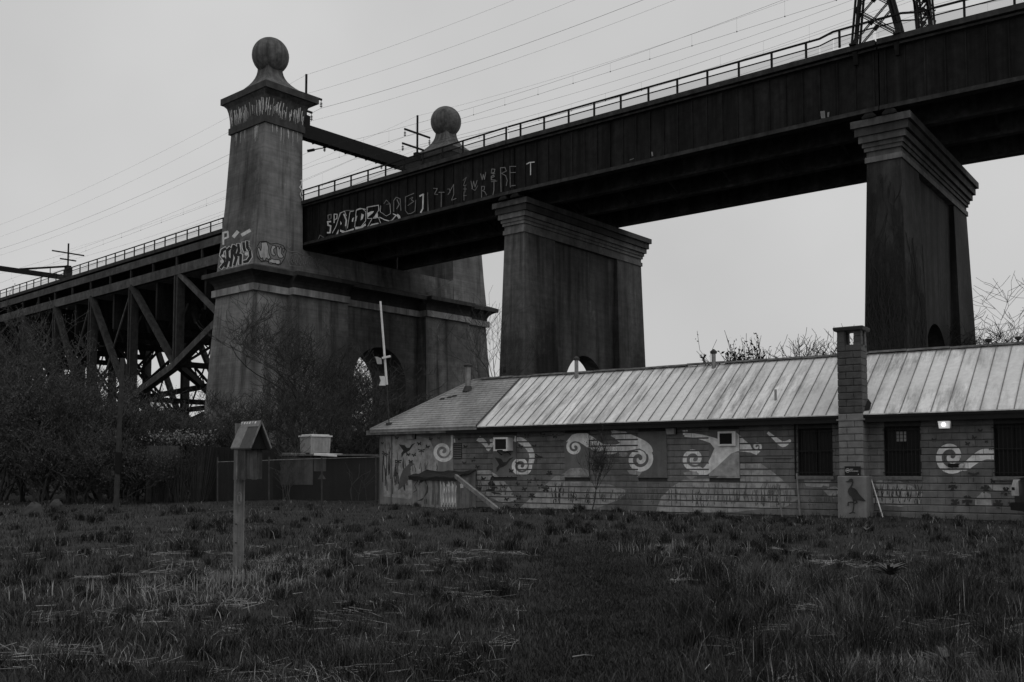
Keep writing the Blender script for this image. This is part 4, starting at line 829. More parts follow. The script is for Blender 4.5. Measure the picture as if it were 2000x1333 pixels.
seam = MB(); seam.add([(-.01, 0, .0), (.01, 0, .0), (.01, 0, .036), (-.01, 0, .036), (-.01, VR-VE, ZR-ZE), (.01, VR-VE, ZR-ZE), (.01, VR-VE, ZR-ZE+.036), (-.01, VR-VE, ZR-ZE+.036)], [(0, 1, 2, 3), (3, 2, 6, 7), (0, 3, 7, 4), (1, 5, 6, 2), (4, 7, 6, 5)])
s = SH+.03; i = 0; rnd = random.Random(8)
while s < S1:
    lz = .003+rnd.uniform(0, .006)
    if p0 is None:
        p0 = pan.build('roof_panel', M['roof'], mroof, base=(0, 0, 0)); p0.location = Vector(BF.w(s, VE-.01, ZE-.02+lz))-HB; p0.rotation_euler[2] = BF.rz
        sm_ = seam.build('standing_seam', M['seam'], mroof, base=(0, 0, 0)); sm_.location = Vector(BF.w(s, VE-.01, ZE-.018))-HB; sm_.rotation_euler[2] = BF.rz
    else: inst('roof_panel', p0, mroof, BF.w(s, VE-.01, ZE-.02+lz), BF.rz); inst('standing_seam', sm_, mroof, BF.w(s, VE-.01, ZE-.018), BF.rz)
    s += w_
m = MB(); rnd = random.Random(2); s = SH-2.0
while s < S1:
    e = s+rnd.uniform(.9, 1.6); q = rnd.uniform(0, .03); m.loft(BF, [(ZR-.02+q, s, e-.02, VR-.12, VR+.12), (ZR+.05+q, s, e-.02, VR-.05, VR+.05)]); s = e
m.build('ridge_cap', M['trim_worn'], mroof)
# shingled hip
SC = S0-.12                                  # eave corner
half = VR-VE
base = MB(); base.add([BF.w(SC, VE, ZE-.04), BF.w(SH, VE, ZE-.04), BF.w(SH, VR, ZR-.04), BF.w(SC+half, VR, ZR-.04), BF.w(SC, 2*VR-VE, ZE-.04), BF.w(SH, 2*VR-VE, ZE-.04), BF.w(SC, VE, ZE-.13), BF.w(SH, VE, ZE-.13)], [(0, 1, 2, 3), (0, 3, 4), (3, 2, 5, 4), (6, 7, 1, 0)])
sroof = base.build('shingle_roof', M['shingle'], house)
rows = 22; rnd = random.Random(4); restS = MB(); cnt = 0
for r_ in range(rows):
    k0, k1 = r_/rows, (r_+1.12)/rows; v0, v1 = VE-.02+half*k0, VE-.02+half*min(k1, 1.0); z0 = ZE-.03+(ZR-ZE)*k0; z1 = ZE-.03+(ZR-ZE)*min(k1, 1.0)-.0
    s = SC+half*k0-(.15 if r_ % 2 else 0)-.02
    while s < SH-.02:
        a, b = max(s, SC+half*k0-.02)+.004, min(s+.32, SH)-.004
        if b-a > .05:
            mb = MB() if cnt < 298 else restS; q = .032+rnd.uniform(0, .01)
            a1 = max(a, SC+half*min(k1, 1)-.02) if a < SC+half*k1 else a
            mb.add([BF.w(a, v0, z0+q), BF.w(b, v0, z0+q), BF.w(max(b, a1), v1, z1+.006), BF.w(a1, v1, z1+.006), BF.w(a, v0, z0-.004), BF.w(b, v0, z0-.004)], [(0, 1, 2, 3), (4, 5, 1, 0)])
            if cnt < 298: mb.build('shingle', M['shingle'], sroof)
            cnt += 1
        s += .32
if restS.v: tag(restS.build('shingle_courses', M['shingle'], sroof), kind='stuff')
m = MB(); m.tube([BF.w(SC, VE, ZE+.01), BF.w(SC+half, VR, ZR+.01), BF.w(SH, VR, ZR+.02)], .04, 6); m.build('hip_cap', M['shingle'], sroof)
m = MB(); a = np.array(BF.w(SH-.01, VE, ZE)); m.bar(a+[0, 0, .02], np.array(BF.w(SH-.01, VR, ZR))+[0, 0, .02], .05, .04); m.build('edge_trim', M['pipe_dark'], sroof)
m = MB(); s_, v_, z_ = roof_px(877, 778); 
for (dx, dy) in ((0, 0), (.22, .02), (-.3, -.03)): q = np.array(BF.w(s_+dx, v_+dy*3, 0)); zz = rz_(v_+dy*3)+.03; m.add([BF.w(s_+dx-.12, v_+dy*3-.03, zz-.02), BF.w(s_+dx+.12, v_+dy*3-.02, zz-.01), BF.w(s_+dx+.13, v_+dy*3+.05, zz+.05), BF.w(s_+dx-.1, v_+dy*3+.04, zz+.04)], [(0, 1, 2, 3)])
m.build('missing_shingle', M['trim'], sroof)
# flues and vents standing on the roof
def flue(x, yb, yt, r, mt, cap, name='vent_pipe', collar=None):
    s_, v_, z_ = roof_px(x, yb); p = np.array(BF.w(s_, v_, z_)); Y = p[1]; zt = at_y(x, yt, Y)[2]
    m = MB(); m.tube([(p[0], p[1], z_-.1), (p[0], p[1], zt)], r, 12); o = m.build(name, M[mt], house, smooth=False)
    if cap: m = MB(); m.tube([(p[0], p[1], zt-.02), (p[0], p[1], zt+.05), (p[0], p[1], zt+.14)], [r*1.5, r*1.7, r*.3], 12); m.build('cap', M['pipe_dark'], o)
    if collar: m = MB(); m.tube([(p[0], p[1], z_-.06), (p[0], p[1], z_+.16)], [r*2.1, r*1.2], 12); m.build('flashing', M['pipe_dark'], o)
    return o
flue(914, 762, 716, .11, 'pipe', True, 'flue_pipe', True); flue(1126, 738, 703, .075, 'pipe', True); flue(1394, 718, 690, .075, 'pipe', True); flue(1515, 781, 761, .04, 'grey_plastic', False)
for x in (1931, 1989):
    s_, z_ = wpx(x, 676, VR); m = MB(); p = BF.w(s_, VR, ZR); m.tube([(p[0], p[1], ZR), (p[0], p[1], ZR+.1), (p[0], p[1], ZR+.14), (p[0], p[1], ZR+.2)], [.02, .03, .08, .11], 10); m.build('ridge_vent', M['pipe_dark'], mroof)
# ---- chimney
c0, c1 = CHIM; cv = -.56
chm = MB(); chm.box(BF, c0+.02, c1-.02, cv+.02, .03, 1.25, 5.08); chim = chm.build('chimney', M['mortar'], house)
z = 1.305; row = 0; rnd = random.Random(6)
while z < 5.05:
    z1 = z+.186; cut = c0+(.46 if row % 2 else .24); mt = M['chim_paint'] if z < ZE-.15 else M['chim']
    for (a, b) in ((c0, cut-.006), (cut+.006, c1)):
        mb = MB(); e = .016
        mb.add([BF.w(*p) for p in [(a, .02, z), (b, .02, z), (b, .02, z1), (a, .02, z1), (a, cv+.005, z), (b, cv+.005, z), (b, cv+.005, z1), (a, cv+.005, z1), (a+e, cv-.008, z+e), (b-e, cv-.008, z+e), (b-e, cv-.008, z1-e), (a+e, cv-.008, z1-e)]], [(0, 1, 5, 4), (1, 2, 6, 5), (2, 3, 7, 6), (3, 0, 4, 7), (4, 5, 9, 8), (5, 6, 10, 9), (6, 7, 11, 10), (7, 4, 8, 11), (8, 9, 10, 11)])
        mb.build('block', mt, chim)
    z += .2032; row += 1
for (a, b, v0, v1) in ((c0, c0+.22, cv, cv+.2), (c1-.22, c1, cv, cv+.2), (c0, c0+.22, -.18, .02), (c1-.22, c1, -.18, .02)):
    for k in range(3): m = MB(); m.box(BF, a+.004*k, b-.003*k, v0+.002*k, v1-.002*k, 5.075+.165*k, 5.075+.165*(k+1)-.008); m.build('block', M['chim'], chim)
m = MB(); m.loft(BF, [(5.57, c0-.07, c1+.07, cv-.08, .1), (5.65, c0-.09, c1+.09, cv-.1, .12), (5.68, c0-.07, c1+.07, cv-.08, .1)]); m.build('cap_slab', M['ledge'], chim)
m = MB(); m.box(BF, c0-.05, c1+.05, cv-.03, .0, ZE-.2, ZE-.15); m.build('string_course', M['chim_paint'], chim); m = MB(); m.add([BF.w(c1+.01, VE+.1, rz_(VE+.1)+.02), BF.w(c1+.16, VE+.1, rz_(VE+.1)+.03), BF.w(c1+.13, VE+.42, rz_(VE+.42)+.03), BF.w(c1+.01, VE+.5, rz_(VE+.5)+.12)], [(0, 1, 2, 3)]); m.build('flashing', M['trim'], chim)
m = MB(); m.loft(BF, [(-.2, c0-.02, c1+.12, cv-.14, .0), (1.27, c0-.02, c1+.1, cv-.12, .0), (1.3, c0, c1+.08, cv-.1, .0)]); foot = m.build('footing', M['chim_base'], chim)
pf = Plane(BF.w(0, cv-.13, 0), (Bv[0], Bv[1], 0))
def Hc(p): return [(1620+x/9.525, 880+y/9.525) for x, y in p]
m = MB(); poly(m, Hc([(300, 585), (355, 565), (375, 535), (410, 522), (440, 540), (450, 600), (435, 650), (415, 690), (470, 705), (520, 750), (560, 820), (630, 890), (680, 945), (620, 945), (545, 925), (500, 925), (470, 945), (440, 930), (415, 870), (370, 830), (345, 770), (355, 720), (395, 670), (425, 610), (415, 590), (380, 595), (340, 590)]), pf, .02)
for p, w in [([(452, 930), (458, 1020), (448, 1090), (440, 1150)], 20), ([(380, 1175), (430, 1150), (480, 1165)], 16), ([(490, 925), (520, 965), (480, 985), (420, 962), (355, 968), (350, 1030)], 20)]: ribbon(m, Hc(p), w/9.525, pf, .024)
m.build('painted_heron', M['motif'], foot)

# ---- things fixed to the building
def text_mesh(body, size):
    cu = bpy.data.curves.new('lettering', 'FONT'); cu.body = body; cu.size = size; cu.extrude = .001; o = bpy.data.objects.new('lettering_tmp', cu); col.objects.link(o)
    dg = bpy.context.evaluated_depsgraph_get(); me = bpy.data.meshes.new_from_object(o.evaluated_get(dg)); bpy.data.objects.remove(o); return me
sa, sz1 = wpx(1650, 911, cv-.03); sb, sz0 = wpx(1681, 928.5, cv-.03)
sg = thing('smoking_sign', BF.w((sa+sb)/2, cv-.03, sz0), 'small black no smoking sign fixed to the chimney above the painted heron', 'sign')
m = MB(); m.box(BF, sa, sb, cv-.05, cv-.012, 1.31, 1.31+.27); m.build('plate', M['sign'], sg)
def letter(body, size, s_, z_):
    me = text_mesh(body, size); me.materials.append(M['sign_white']); o = bpy.data.objects.new('lettering', me); col.objects.link(o); o.parent = sg
    o.matrix_local = Matrix.Translation(Vector(BF.w(s_, cv-.053, z_))-Vector(root_of(sg))) @ Matrix.Rotation(BF.rz, 4, 'Z') @ Matrix.Rotation(math.pi/2, 4, 'X')
letter('NO', .052, sa+.155, 1.31+.165); letter('SMOKING', .052, sa+.155, 1.31+.115)
m = MB()
for r0, r1 in ((.05, .06),):
    V = []; k = 20
    for i in range(k):
        for r_ in (r0, r1): V.append(BF.w(sa+.085+r_*math.cos(2*math.pi*i/k), cv-.053, 1.31+.15+r_*math.sin(2*math.pi*i/k)))
    m.add(V, [(2*i, 2*i+1, (2*i+3) % (2*k), (2*i+2) % (2*k)) for i in range(k)])
m.box(BF, sa+.05, sa+.12, cv-.054, cv-.0505, 1.31+.135, 1.31+.155); m.add([BF.w(sa+.1+.02*x, cv-.0535, 1.31+.172+.02*z_) for x, z_ in ((-1.8, -.3), (0, 0), (.6, -.6), (-1.2, -.6))], [(0, 1, 2, 3)]); m.build('emblem', M['sign_white'], sg)
m = MB(); m.add([BF.w(sb-.06+.012*math.cos(2*math.pi*i/6), cv-.053, 1.31+.04+.014*math.sin(2*math.pi*i/6)) for i in range(6)], [tuple(range(6))]); m.build('emblem', M['sign_white'], sg)
# air conditioners
def ac(x0, x1, y0, y1, v, label, fl):
    a, z1 = wpx(x0, y0, v); b, z0 = wpx(x1, y1, v); rt = thing('air_conditioner', BF.w((a+b)/2, v, z0), label, 'air conditioner')
    fr_ = .05; m = MB(); m.box(BF, a, b, v+.05, -.026 if fl else -.051, z0, z1); m.build('case', M['white'], rt)
    m = MB(); m.box(BF, a-.01, b+.01, v, v+.049, z1-fr_, z1+.012); m.box(BF, a-.01, b+.01, v, v+.049, z0-.012, z0+fr_); m.box(BF, a-.01, a+fr_, v, v+.049, z0+fr_, z1-fr_); m.box(BF, b-fr_*(2.2 if not fl else 1), b+.01, v, v+.049, z0+fr_, z1-fr_); m.build('front_frame', M['white'], rt)
    m = MB(); m.box(BF, a+fr_, b-fr_, v+.03, v+.045, z0+fr_, z1-fr_); m.build('grille_back', M['trim'], rt)
    if not fl:
        for i in range(12): m = MB(); z_ = z0+fr_+(z1-z0-2*fr_)*(i+.5)/12; m.box(BF, a+fr_, b-2.2*fr_, v+.012, v+.024, z_-.008, z_+.004); m.build('grille_slat', M['bars'], rt)
    else: m = MB(); m.box(BF, a+.18, b-.2, v-.03, v-.002, z0-.02, z0+.03); m.build('latch', M['trim'], rt)
    m = MB(); m.bar(BF.w(a+.1, v+.1, z0-.02), BF.w(a+.1, -.03, z0-.16), .025); m.bar(BF.w(b-.1, v+.1, z0-.02), BF.w(b-.1, -.03, z0-.16), .025); m.build('bracket', M['trim'], rt)
ac(964, 990.5, 855.6, 880.5, -.42, 'open-fronted white air conditioner box jutting from wall near the spiral by the hatch', True)
ac(1402, 1436, 844, 870.5, -.14, 'white framed air conditioner with dark grille set in a boarded window', False)
# louvre
a, z1 = wpx(886, 867); b, z0 = wpx(903, 895)
lv_ = MB(); lv_.box(BF, a, b, -.04, -.024, z0, z1); lo = lv_.build('wall_vent', M['trim'], house)
for i in range(8): m = MB(); z_ = z0+(z1-z0)*(i+.3)/8; m.add([BF.w(a, -.075, z_-.02), BF.w(b, -.075, z_-.02), BF.w(b, -.041, z_+.02), BF.w(a, -.041, z_+.02)], [(0, 1, 2, 3)]); m.build('slat', M['board'], lo)
# wall lamps
def lamp(x, y, label, lit):
    s_, z_ = wpx(x, y, -.16); rt = thing('wall_lamp', BF.w(s_, -.16, z_), label, 'wall lamp', 'lamps on the front wall'); m = MB(); m.box(BF, s_-.17, s_+.17, -.07, -.028, z_-.1, z_+.14); m.loft(BF, [(z_+.1, s_-.16, s_+.16, -.26, -.07), (z_+.15, s_-.14, s_+.14, -.22, -.07)]); m.build('housing', M['trim' if not lit else 'grey_plastic'], rt)
    m = MB(); m.loft(BF, [(z_-.1, s_-.13, s_+.13, -.19, -.072), (z_+.098, s_-.15, s_+.15, -.25, -.072)]); m.build('lens', M['lamp_lens'] if lit else M['grey_plastic'], rt)
    if lit: m = MB(); m.tube([BF.w(s_, -.258, z_-.03), BF.w(s_, -.2, z_+.05)], .045, 10); m.build('bulb', M['lamp'], rt)
lamp(1844, 830, 'glowing lamp above the painted spiral between two barred windows', True); lamp(1310, 843, 'unlit dark lamp under the eave between the two middle boarded windows', False); lamp(802, 853, 'unlit lamp under the worn fascia above the painted hummingbird', False)
for (x, y, lb) in ((1440, 828, 'tiny pale floodlight under the eave above the grilled air conditioner'), (773, 847, 'tiny pale floodlight under the worn fascia at the building corner')):
    s_, z_ = wpx(x, y, -.3); m = MB(); m.tube([BF.w(s_-.05, -.3, z_), BF.w(s_+.04, -.36, z_-.02)], [.035, .055], 8); m.bar(BF.w(s_, -.3, z_), BF.w(s_, -.3, ZE-.17), .02); tag(m.build('floodlight', M['white']), lb, 'floodlight')
# sooty electric box on the wall below the big spiral
a, z1 = wpx(1853, 906); b, z0 = wpx(1873, 913); m = MB(); m.box(BF, a, b, -.1, -.03, z0, z1); m.build('outlet_box', M['trim'], house)
# conduit and small ledge
s_, _ = wpx(1554, 860); m = MB(); m.tube([BF.w(s_, -.06, 1.2), BF.w(s_, -.06, ZE-.15)], .025, 6); m.build('conduit', M['trim'], house)
a, z1 = wpx(1494, 892); b, _ = wpx(1549, 892); m = MB(); m.box(BF, a, b, -.07, -.025, z1-.06, z1); m.build('small_sill', M['board'], house)
# antenna mast on the hip corner
s_, v_, z_ = roof_px(760, 829); P0 = np.array(BF.w(s_, v_, z_)); Y0 = P0[1]; P1 = at_y(755.5, 752, Y0); P2 = at_y(743, 589, Y0)
an = thing('antenna_mast', P0, 'tall leaning white antenna mast at the hipped roof corner', 'antenna'); m = MB(); m.tube([P0, P1], .022, 8); m.build('pole', M['pipe_dark'], an); m = MB(); m.tube([P1, P2], [.05, .04], 8); m.build('mast', M['white'], an)
m = MB(); m.box(WF, P0[0]-.12, P0[0]+.12, P0[1]-.12, P0[1]+.12, P0[2]-.03, P0[2]+.06); m.build('base', M['pipe_dark'], an)
q = at_y(748, 744, Y0-.1); m = MB(); m.loft(WF, [(q[2]-.2, q[0]-.15, q[0]+.1, q[1]-.08, q[1]+.08), (q[2], q[0]-.08, q[0]+.1, q[1]-.08, q[1]+.08), (q[2]+.18, q[0]-.14, q[0]+.06, q[1]-.08, q[1]+.08)]); m.build('radio_panel', M['white'], an)
q = at_y(740, 705, Y0-.1); m = MB(); m.loft(WF, [(q[2]-.14, q[0]-.06, q[0]+.12, q[1]-.06, q[1]+.06), (q[2]+.1, q[0]-.12, q[0]+.1, q[1]-.06, q[1]+.06), (q[2]+.16, q[0]-.16, q[0]-.08, q[1]-.06, q[1]+.06)]); m.build('radio_panel', M['grey_plastic'], an)
q = at_y(756, 698, Y0-.1); m = MB(); m.bar(q-[.2, 0, .04], q+[.14, 0, .04], .1, .08); m.bar(q-[.1, 0, -.02], q+[-.1, 0, .14], .06); m.build('antenna_arm', M['white'], an)

# ---- hatch, leaning board, leaning poles
a, _ = wpx(806, 930, -1.3); b, _ = wpx(893, 930, -1.3)
def hpx(x, y, v): return wpx(x, y, v)
HV = -1.15; ha, hz = hpx(805, 927, HV); hb, _ = hpx(893, 927, HV); hb2 = hb
ht = thing('cellar_hatch', BF.w((ha+hb)/2, -.6, 0), 'low painted plywood hatch box with sagging dark felt lid against the wall', 'hatch')
ftop = MB(); ftop.box(BF, ha, hb, HV, HV+.03, 0, 1.22); fp = ftop.build('front_panel', M['hatch'], ht)
m = MB(); m.prism([BF.w(hb-.03, HV+.032, 0), BF.w(hb-.03, -.03, 0), BF.w(hb-.03, -.03, 1.42), BF.w(hb-.03, HV+.032, 1.22)], [BF.w(hb, HV+.032, 0), BF.w(hb, -.03, 0), BF.w(hb, -.03, 1.42), BF.w(hb, HV+.032, 1.22)]); m.build('side_panel', M['hatch'], ht)
m = MB(); m.prism([BF.w(ha, HV+.032, 0), BF.w(ha, -.03, 0), BF.w(ha, -.03, 1.42), BF.w(ha, HV+.032, 1.22)], [BF.w(ha+.03, HV+.032, 0), BF.w(ha+.03, -.03, 0), BF.w(ha+.03, -.03, 1.42), BF.w(ha+.03, HV+.032, 1.22)]); m.build('side_panel', M['hatch'], ht)
m = MB(); V = []; Fc = []; nu, nv = 14, 8; rnd = random.Random(9)
for i in range(nu+1):
    for j in range(nv+1): V.append(BF.w(ha-.1+(hb-ha+.22)*i/nu, HV-.12+(1.12)*j/nv, 1.25+.22*j/nv+.03*math.sin(i*.9+j)-.03*math.sin(math.pi*i/nu)+rnd.uniform(-.012, .012)))
k = len(V); V += [(x, y, z-.05) for x, y, z in V]
for i in range(nu):
    for j in range(nv): q = i*(nv+1)+j; Fc += [(q, q+nv+1, q+nv+2, q+1), (k+q, k+q+1, k+q+nv+2, k+q+nv+1)]
for i in range(nu): q = i*(nv+1); Fc += [(q, k+q, k+q+nv+1, q+nv+1)]; q += nv; Fc += [(q, q+nv+1, k+q+nv+1, k+q)]
for j in range(nv): Fc += [(j, j+1, k+j+1, k+j)]; q = nu*(nv+1)+j; Fc += [(q, k+q, k+q+1, q+1)]
m.add(V, Fc); m.build('lid', M['lid'], ht)
m = MB(); m.box(BF, ha-.09, hb+.1, HV-.1, HV-.01, 1.1, 1.215); m.build('lid_edge', M['lid'], ht)
ph = Plane(BF.w(0, HV, 0), (Bv[0], Bv[1], 0))
m = MB(); poly(m, [(825, 978), (832, 962), (834, 948), (829, 938), (824, 943), (818, 944), (826, 930), (831, 933), (833, 942), (836, 950), (836, 962), (828, 972), (815, 979)], ph, .004)
for p, w in [([(833, 975), (834, 985)], 1.4), ([(830, 976), (830, 985)], 1.4), ([(812, 930), (816, 940), (810, 948), (814, 958), (808, 962)], 1.2), ([(820, 928), (822, 938), (818, 948)], 1.2)]: ribbon(m, p, w, ph, .006)
m.build('painted_bird', M['motif'], fp)
m = MB()
for x, w in ((846, 5), (856, 4)): ribbon(m, [(x, 931), (x+1, 955), (x-1, 985)], w, ph, .003)
m.build('damp_stain', M['motif_mid'], fp)
m = MB()
for i in range(16): x = 862+i*1.9; ribbon(m, [(x, 990-(i % 3)*4), (x+(i % 3)-1, 965), (x+(i % 4)-2, 940+(i*7) % 12)], 1.0, ph, .003)
m.build('painted_reeds', M['swirl'], fp)
m = MB(); poly(m, [(898, 946), (904, 944), (905, 953), (899, 954)], Plane(BF.w(hb+.004, 0, 0), (Bu[0], Bu[1], 0)), .006); m.build('notice', M['white'], ht)
A_ = np.array(BF.w(hb-.02, HV-.07, 1.2)); p_ = at_z(980, 1002, .03); m = MB(); m.bar(A_+[0, 0, .06], p_, .1, .14); tag(m.build('leaning_plank', M['plank']), 'bleached plank leaning from the hatch lid down to the grass', 'plank')
def lean(x0, y0, x1, y1, v0, v1, r, mt, name, label, cat):
    s0_, z0_ = wpx(x0, y0, v0); s1_, z1_ = wpx(x1, y1, v1); m = MB(); m.tube([BF.w(s0_, v0, z0_), BF.w(s1_, v1, min(z1_, .0))], r, 8); return tag(m.build(name, M[mt]), label, cat)
lean(1700, 931, 1727, 1012, -.06, -.75, .018, 'white', 'leaning_pole', 'thin white pole leaning against the wall beside the chimney footing', 'pole')
lean(1518, 945, 1528, 1004, -.07, -.3, .03, 'hatch', 'garden_stake', 'short pale stake with hooked foot leaning on the reed mural', 'stake')
lean(1556, 925, 1563, 1006, -.09, -.1, .03, 'hatch', 'drain_pipe', 'pale upright pipe with a collar at the window edge', 'pipe')

# ------------------------------------------------------------------ bird box on its post
bp = at_z(465, 1114, 0.0); BY = bp[1]; bf = Fr(45, bp[:2])
bh = thing('nest_box', (bp[0], bp[1], 0), 'wooden nest box with felted gable roof on a weathered post in the meadow', 'nest box')
def hz_(y): return at_y(464, y, BY)[2]
zt = hz_(829); pf_ = Fr(12, bp[:2])
m = MB(); m.box(pf_, -.062, .062, -.05, .05, -.3, zt+.01); m.build('post', M['wood'], bh)
z0, z1 = hz_(937), hz_(884)
m = MB(); m.box(bf, .07, .40, -.125, .125, z0+.01, z1+.1); bxo = m.build('box', M['wood_dark'], bh)
for i in range(3): m = MB(); q = .075+.11*i; m.box(bf, q, q+.104, -.14, -.127, z0+.012*(i % 2), z1+.04); m.build('plank', M['wood' if i == 0 else 'wood_dark'], bxo)
for i in range(3): m = MB(); q = -.125+.085*i; m.box(bf, .402, .415, q, q+.08, z0+.01*((i+1) % 2), z1+.08); m.build('plank', M['wood_dark'], bxo)
zr = hz_(827); ze = hz_(877); ov = .168
for sgn in (-1, 1):
    for (a, b, mt, dz) in ((.02, .27, 'felt', .012), (.272, .58, 'felt_dark', 0)):
        m = MB(); yo = sgn*ov; m.prism([bf.w(a, 0, zr+dz), bf.w(a, yo, ze+dz), bf.w(a, yo*.94, ze-.02+dz), bf.w(a, 0, zr-.03+dz)], [bf.w(b, 0, zr+dz), bf.w(b, yo, ze+dz), bf.w(b, yo*.94, ze-.02+dz), bf.w(b, 0, zr-.03+dz)]); m.build('roof_sheet', M[mt], bh)
m = MB(); e = .22; zz = zr-(zr-ze)*e
for sgn in (-1, 1): m.add([bf.w(.03, 0, zr+.022), bf.w(.585, 0, zr+.022), bf.w(.585, sgn*ov*e, zz+.02), bf.w(.03, sgn*ov*e, zz+.02)], [(0, 1, 2, 3)])
m.build('ridge_strip', M['felt'], bh)
for sgn in (-1, 1): m = MB(); m.bar(bf.w(.587, 0, zr+.005), bf.w(.587, sgn*ov, ze), .012, .02); m.build('barge_board', M['wood'], bh)
rnd = random.Random(1)
for i in range(6): m = MB(); q = .05+.075*i; k = rnd.uniform(.02, .04); m.add([bf.w(q, -ov*.03, zr+.012), bf.w(q+k, -ov*.03, zr+.012), bf.w(q+k, -ov*.12, zr-(zr-ze)*.12+.026), bf.w(q, -ov*rnd.uniform(.08, .18), zr-(zr-ze)*.12+.026)], [(0, 1, 2, 3)]); m.build('peeled_patch', M['white'], bh)
m = MB(); m.prism([bf.w(.47, -ov*.9, ze-.01), bf.w(.47, ov*.9, ze-.01), bf.w(.47, 0, zr-.04)], [bf.w(.49, -ov*.9, ze-.01), bf.w(.49, ov*.9, ze-.01), bf.w(.49, 0, zr-.04)]); m.build('gable_shade', M['hut'], bh)  # dark infill standing for the shade inside the open gable
q = Vector(bf.w(.1, -.03, hz_(973))); k = 22; m = MB(); m.tube([(q.x+.028*math.cos(2*math.pi*i/k), q.y-.08, q.z+.085*math.sin(2*math.pi*i/k)) for i in range(k+1)], .009, 6); m.tube([(q.x+.018*math.cos(2*math.pi*i/k), q.y-.09, q.z-.01+.06*math.sin(2*math.pi*i/k)) for i in range(k+1)], .006, 6); m.build('wire_coil', M['pipe'], bh)
for zz in (.35, .62): m = MB(); m.tube([pf_.w(-.015, -.06, hz_(1060)+zz-.35), pf_.w(-.015, -.049, hz_(1060)+zz-.35)], .012, 8); m.build('knot', M['wood_dark'], bh)

# ------------------------------------------------------------------ fence, huts and pole at the meadow edge
FA = at_z(742, 992, .05); FB = FA+np.array([-6.6, 1.4, 0]); ff, fl_ = fr_between(FA[:2], FB[:2])
fence = thing('chain_link_fence', (*((FA+FB)[:2]/2), 0), 'sagging chain link fence beside the rendered end of the building', 'fence')
for t in np.linspace(.15, fl_, 4): m = MB(); m.tube([ff.w(t, 0, -.2), ff.w(t+.03, 0, 2.0)], .03, 8); m.build('post', M['pipe_dark'], fence)
m = MB(); m.tube([ff.w(0, 0, 1.98), ff.w(fl_/2, 0, 1.9), ff.w(fl_, 0, 1.8)], .012, 6); m.build('top_wire', M['pipe'], fence)
m = MB(); m.add([ff.w(0, .01, 0), ff.w(fl_, .01, 0), ff.w(fl_, .01, 1.8), ff.w(0, .01, 1.96)], [(0, 1, 2, 3)]); m.build('netting', M['chain'], fence)
h1 = at_y(537, 985, 47.0); hf = Fr(14, h1[:2]); hutA = thing('flat_roof_shed', hf.w(2.5, 1.5, 0), 'low flat-roofed shed with pale end panel behind the chain link fence', 'shed')
def zpx(y, Y=47.0): return at_y(600, y, Y)[2]
zr_ = zpx(889); m = MB(); m.box(hf, 0, 4.6, 0, 3.0, -.1, zr_-.06); m.build('body', M['hut'], hutA)
m = MB(); m.box(hf, .02, 1.95, -.03, -.004, zpx(947), zr_-.1); m.build('pale_panel', M['hut_grey'], hutA); m = MB(); m.box(hf, 2.0, 2.62, -.03, -.004, zpx(921), zr_-.1); m.build('side_panel', M['hut_grey'], hutA)
m = MB(); m.add([hf.w(2.2, -.012, zpx(936)), hf.w(2.62, -.012, zpx(936)), hf.w(2.4, -.012, zpx(924))], [(0, 1, 2)]); m.build('triangle_mark', M['hut_grey'], hutA)
m = MB(); m.box(hf, -.12, 4.75, -.2, 3.2, zr_-.055, zr_+.02); m.build('roof', M['trim_worn'], hutA); m = MB(); m.add([hf.w(2.1, -.26, zr_+.07), hf.w(3.3, -.3, zr_-.02), hf.w(3.35, .3, zr_+.04), hf.w(1.7, .4, zr_+.1), hf.w(2.1, -.27, zr_-.03), hf.w(3.3, -.31, zr_-.1)], [(0, 1, 2, 3), (4, 5, 1, 0)]); m.build('loose_sheet', M['white'], hutA)
rnd = random.Random(12)
for i in range(9): m = MB(); t = .2+rnd.uniform(0, 1.6); r_ = rnd.uniform(.08, .16); m.loft(hf, [(zr_+.021, t-r_, t+r_, .1, .1+r_*2), (zr_+.03+r_*.5, t-r_*.6, t+r_*.5, .1+r_*.3, .1+r_*1.5)]); m.build('roof_rubble', M['sill'], hutA)
tk = thing('storage_bin', hf.w(1.9, .9, zr_+.03), 'white ribbed plastic storage bin standing on the flat shed roof', 'storage bin')
q = at_y(607, 887, 47.2); kf = Fr(48, q[:2]); zb0, zb1 = zr_+.12, zpx(853, 47.2)
m = MB(); m.loft(kf, [(zb0, -1.0, 0, 0, 1.05), (zb1, -1.06, .0, -.0, 1.1)]); m.build('tub', M['grey_plastic'], tk); m = MB(); m.box(kf, -1.12, .05, -.05, 1.16, zb1+.002, zb1+.07); m.box(kf, -1.0, -.06, .06, 1.05, zb1+.071, zb1+.12); m.build('rim', M['white'], tk)
for (a, b) in ((-1, 0), (-.12, 0), (-1, .9), (-.12, .9)): m = MB(); m.box(kf, a, a+.12, b+.01, b+.13, zr_+.021, zb0-.002); m.build('foot', M['grey_plastic'], tk)
for i in range(6): m = MB(); m.box(kf, -.95+.17*i, -.92+.17*i, -.02, -.002, zb0+.08, zb1-.05); m.build('rib', M['grey_plastic'], tk)
for i in range(6): m = MB(); m.box(kf, .002, .02, .1+.17*i, .13+.17*i, zb0+.08, zb1-.05); m.build('rib', M['grey_plastic'], tk)
h2 = at_y(372, 985, 46.0); hg = Fr(4, h2[:2]); hutB = thing('dark_container', hg.w(1.8, 1, 0), 'black windowless storage container half hidden in the thicket', 'container'); m = MB(); m.box(hg, 0, 3.9, 0, 2.4, -.05, 2.55); m.build('body', M['hut'], hutB)
for i in range(14): m = MB(); m.box(hg, .1+.27*i, .22+.27*i, -.04, -.002, .1, 2.45); m.build('rib', M['hut'], hutB)
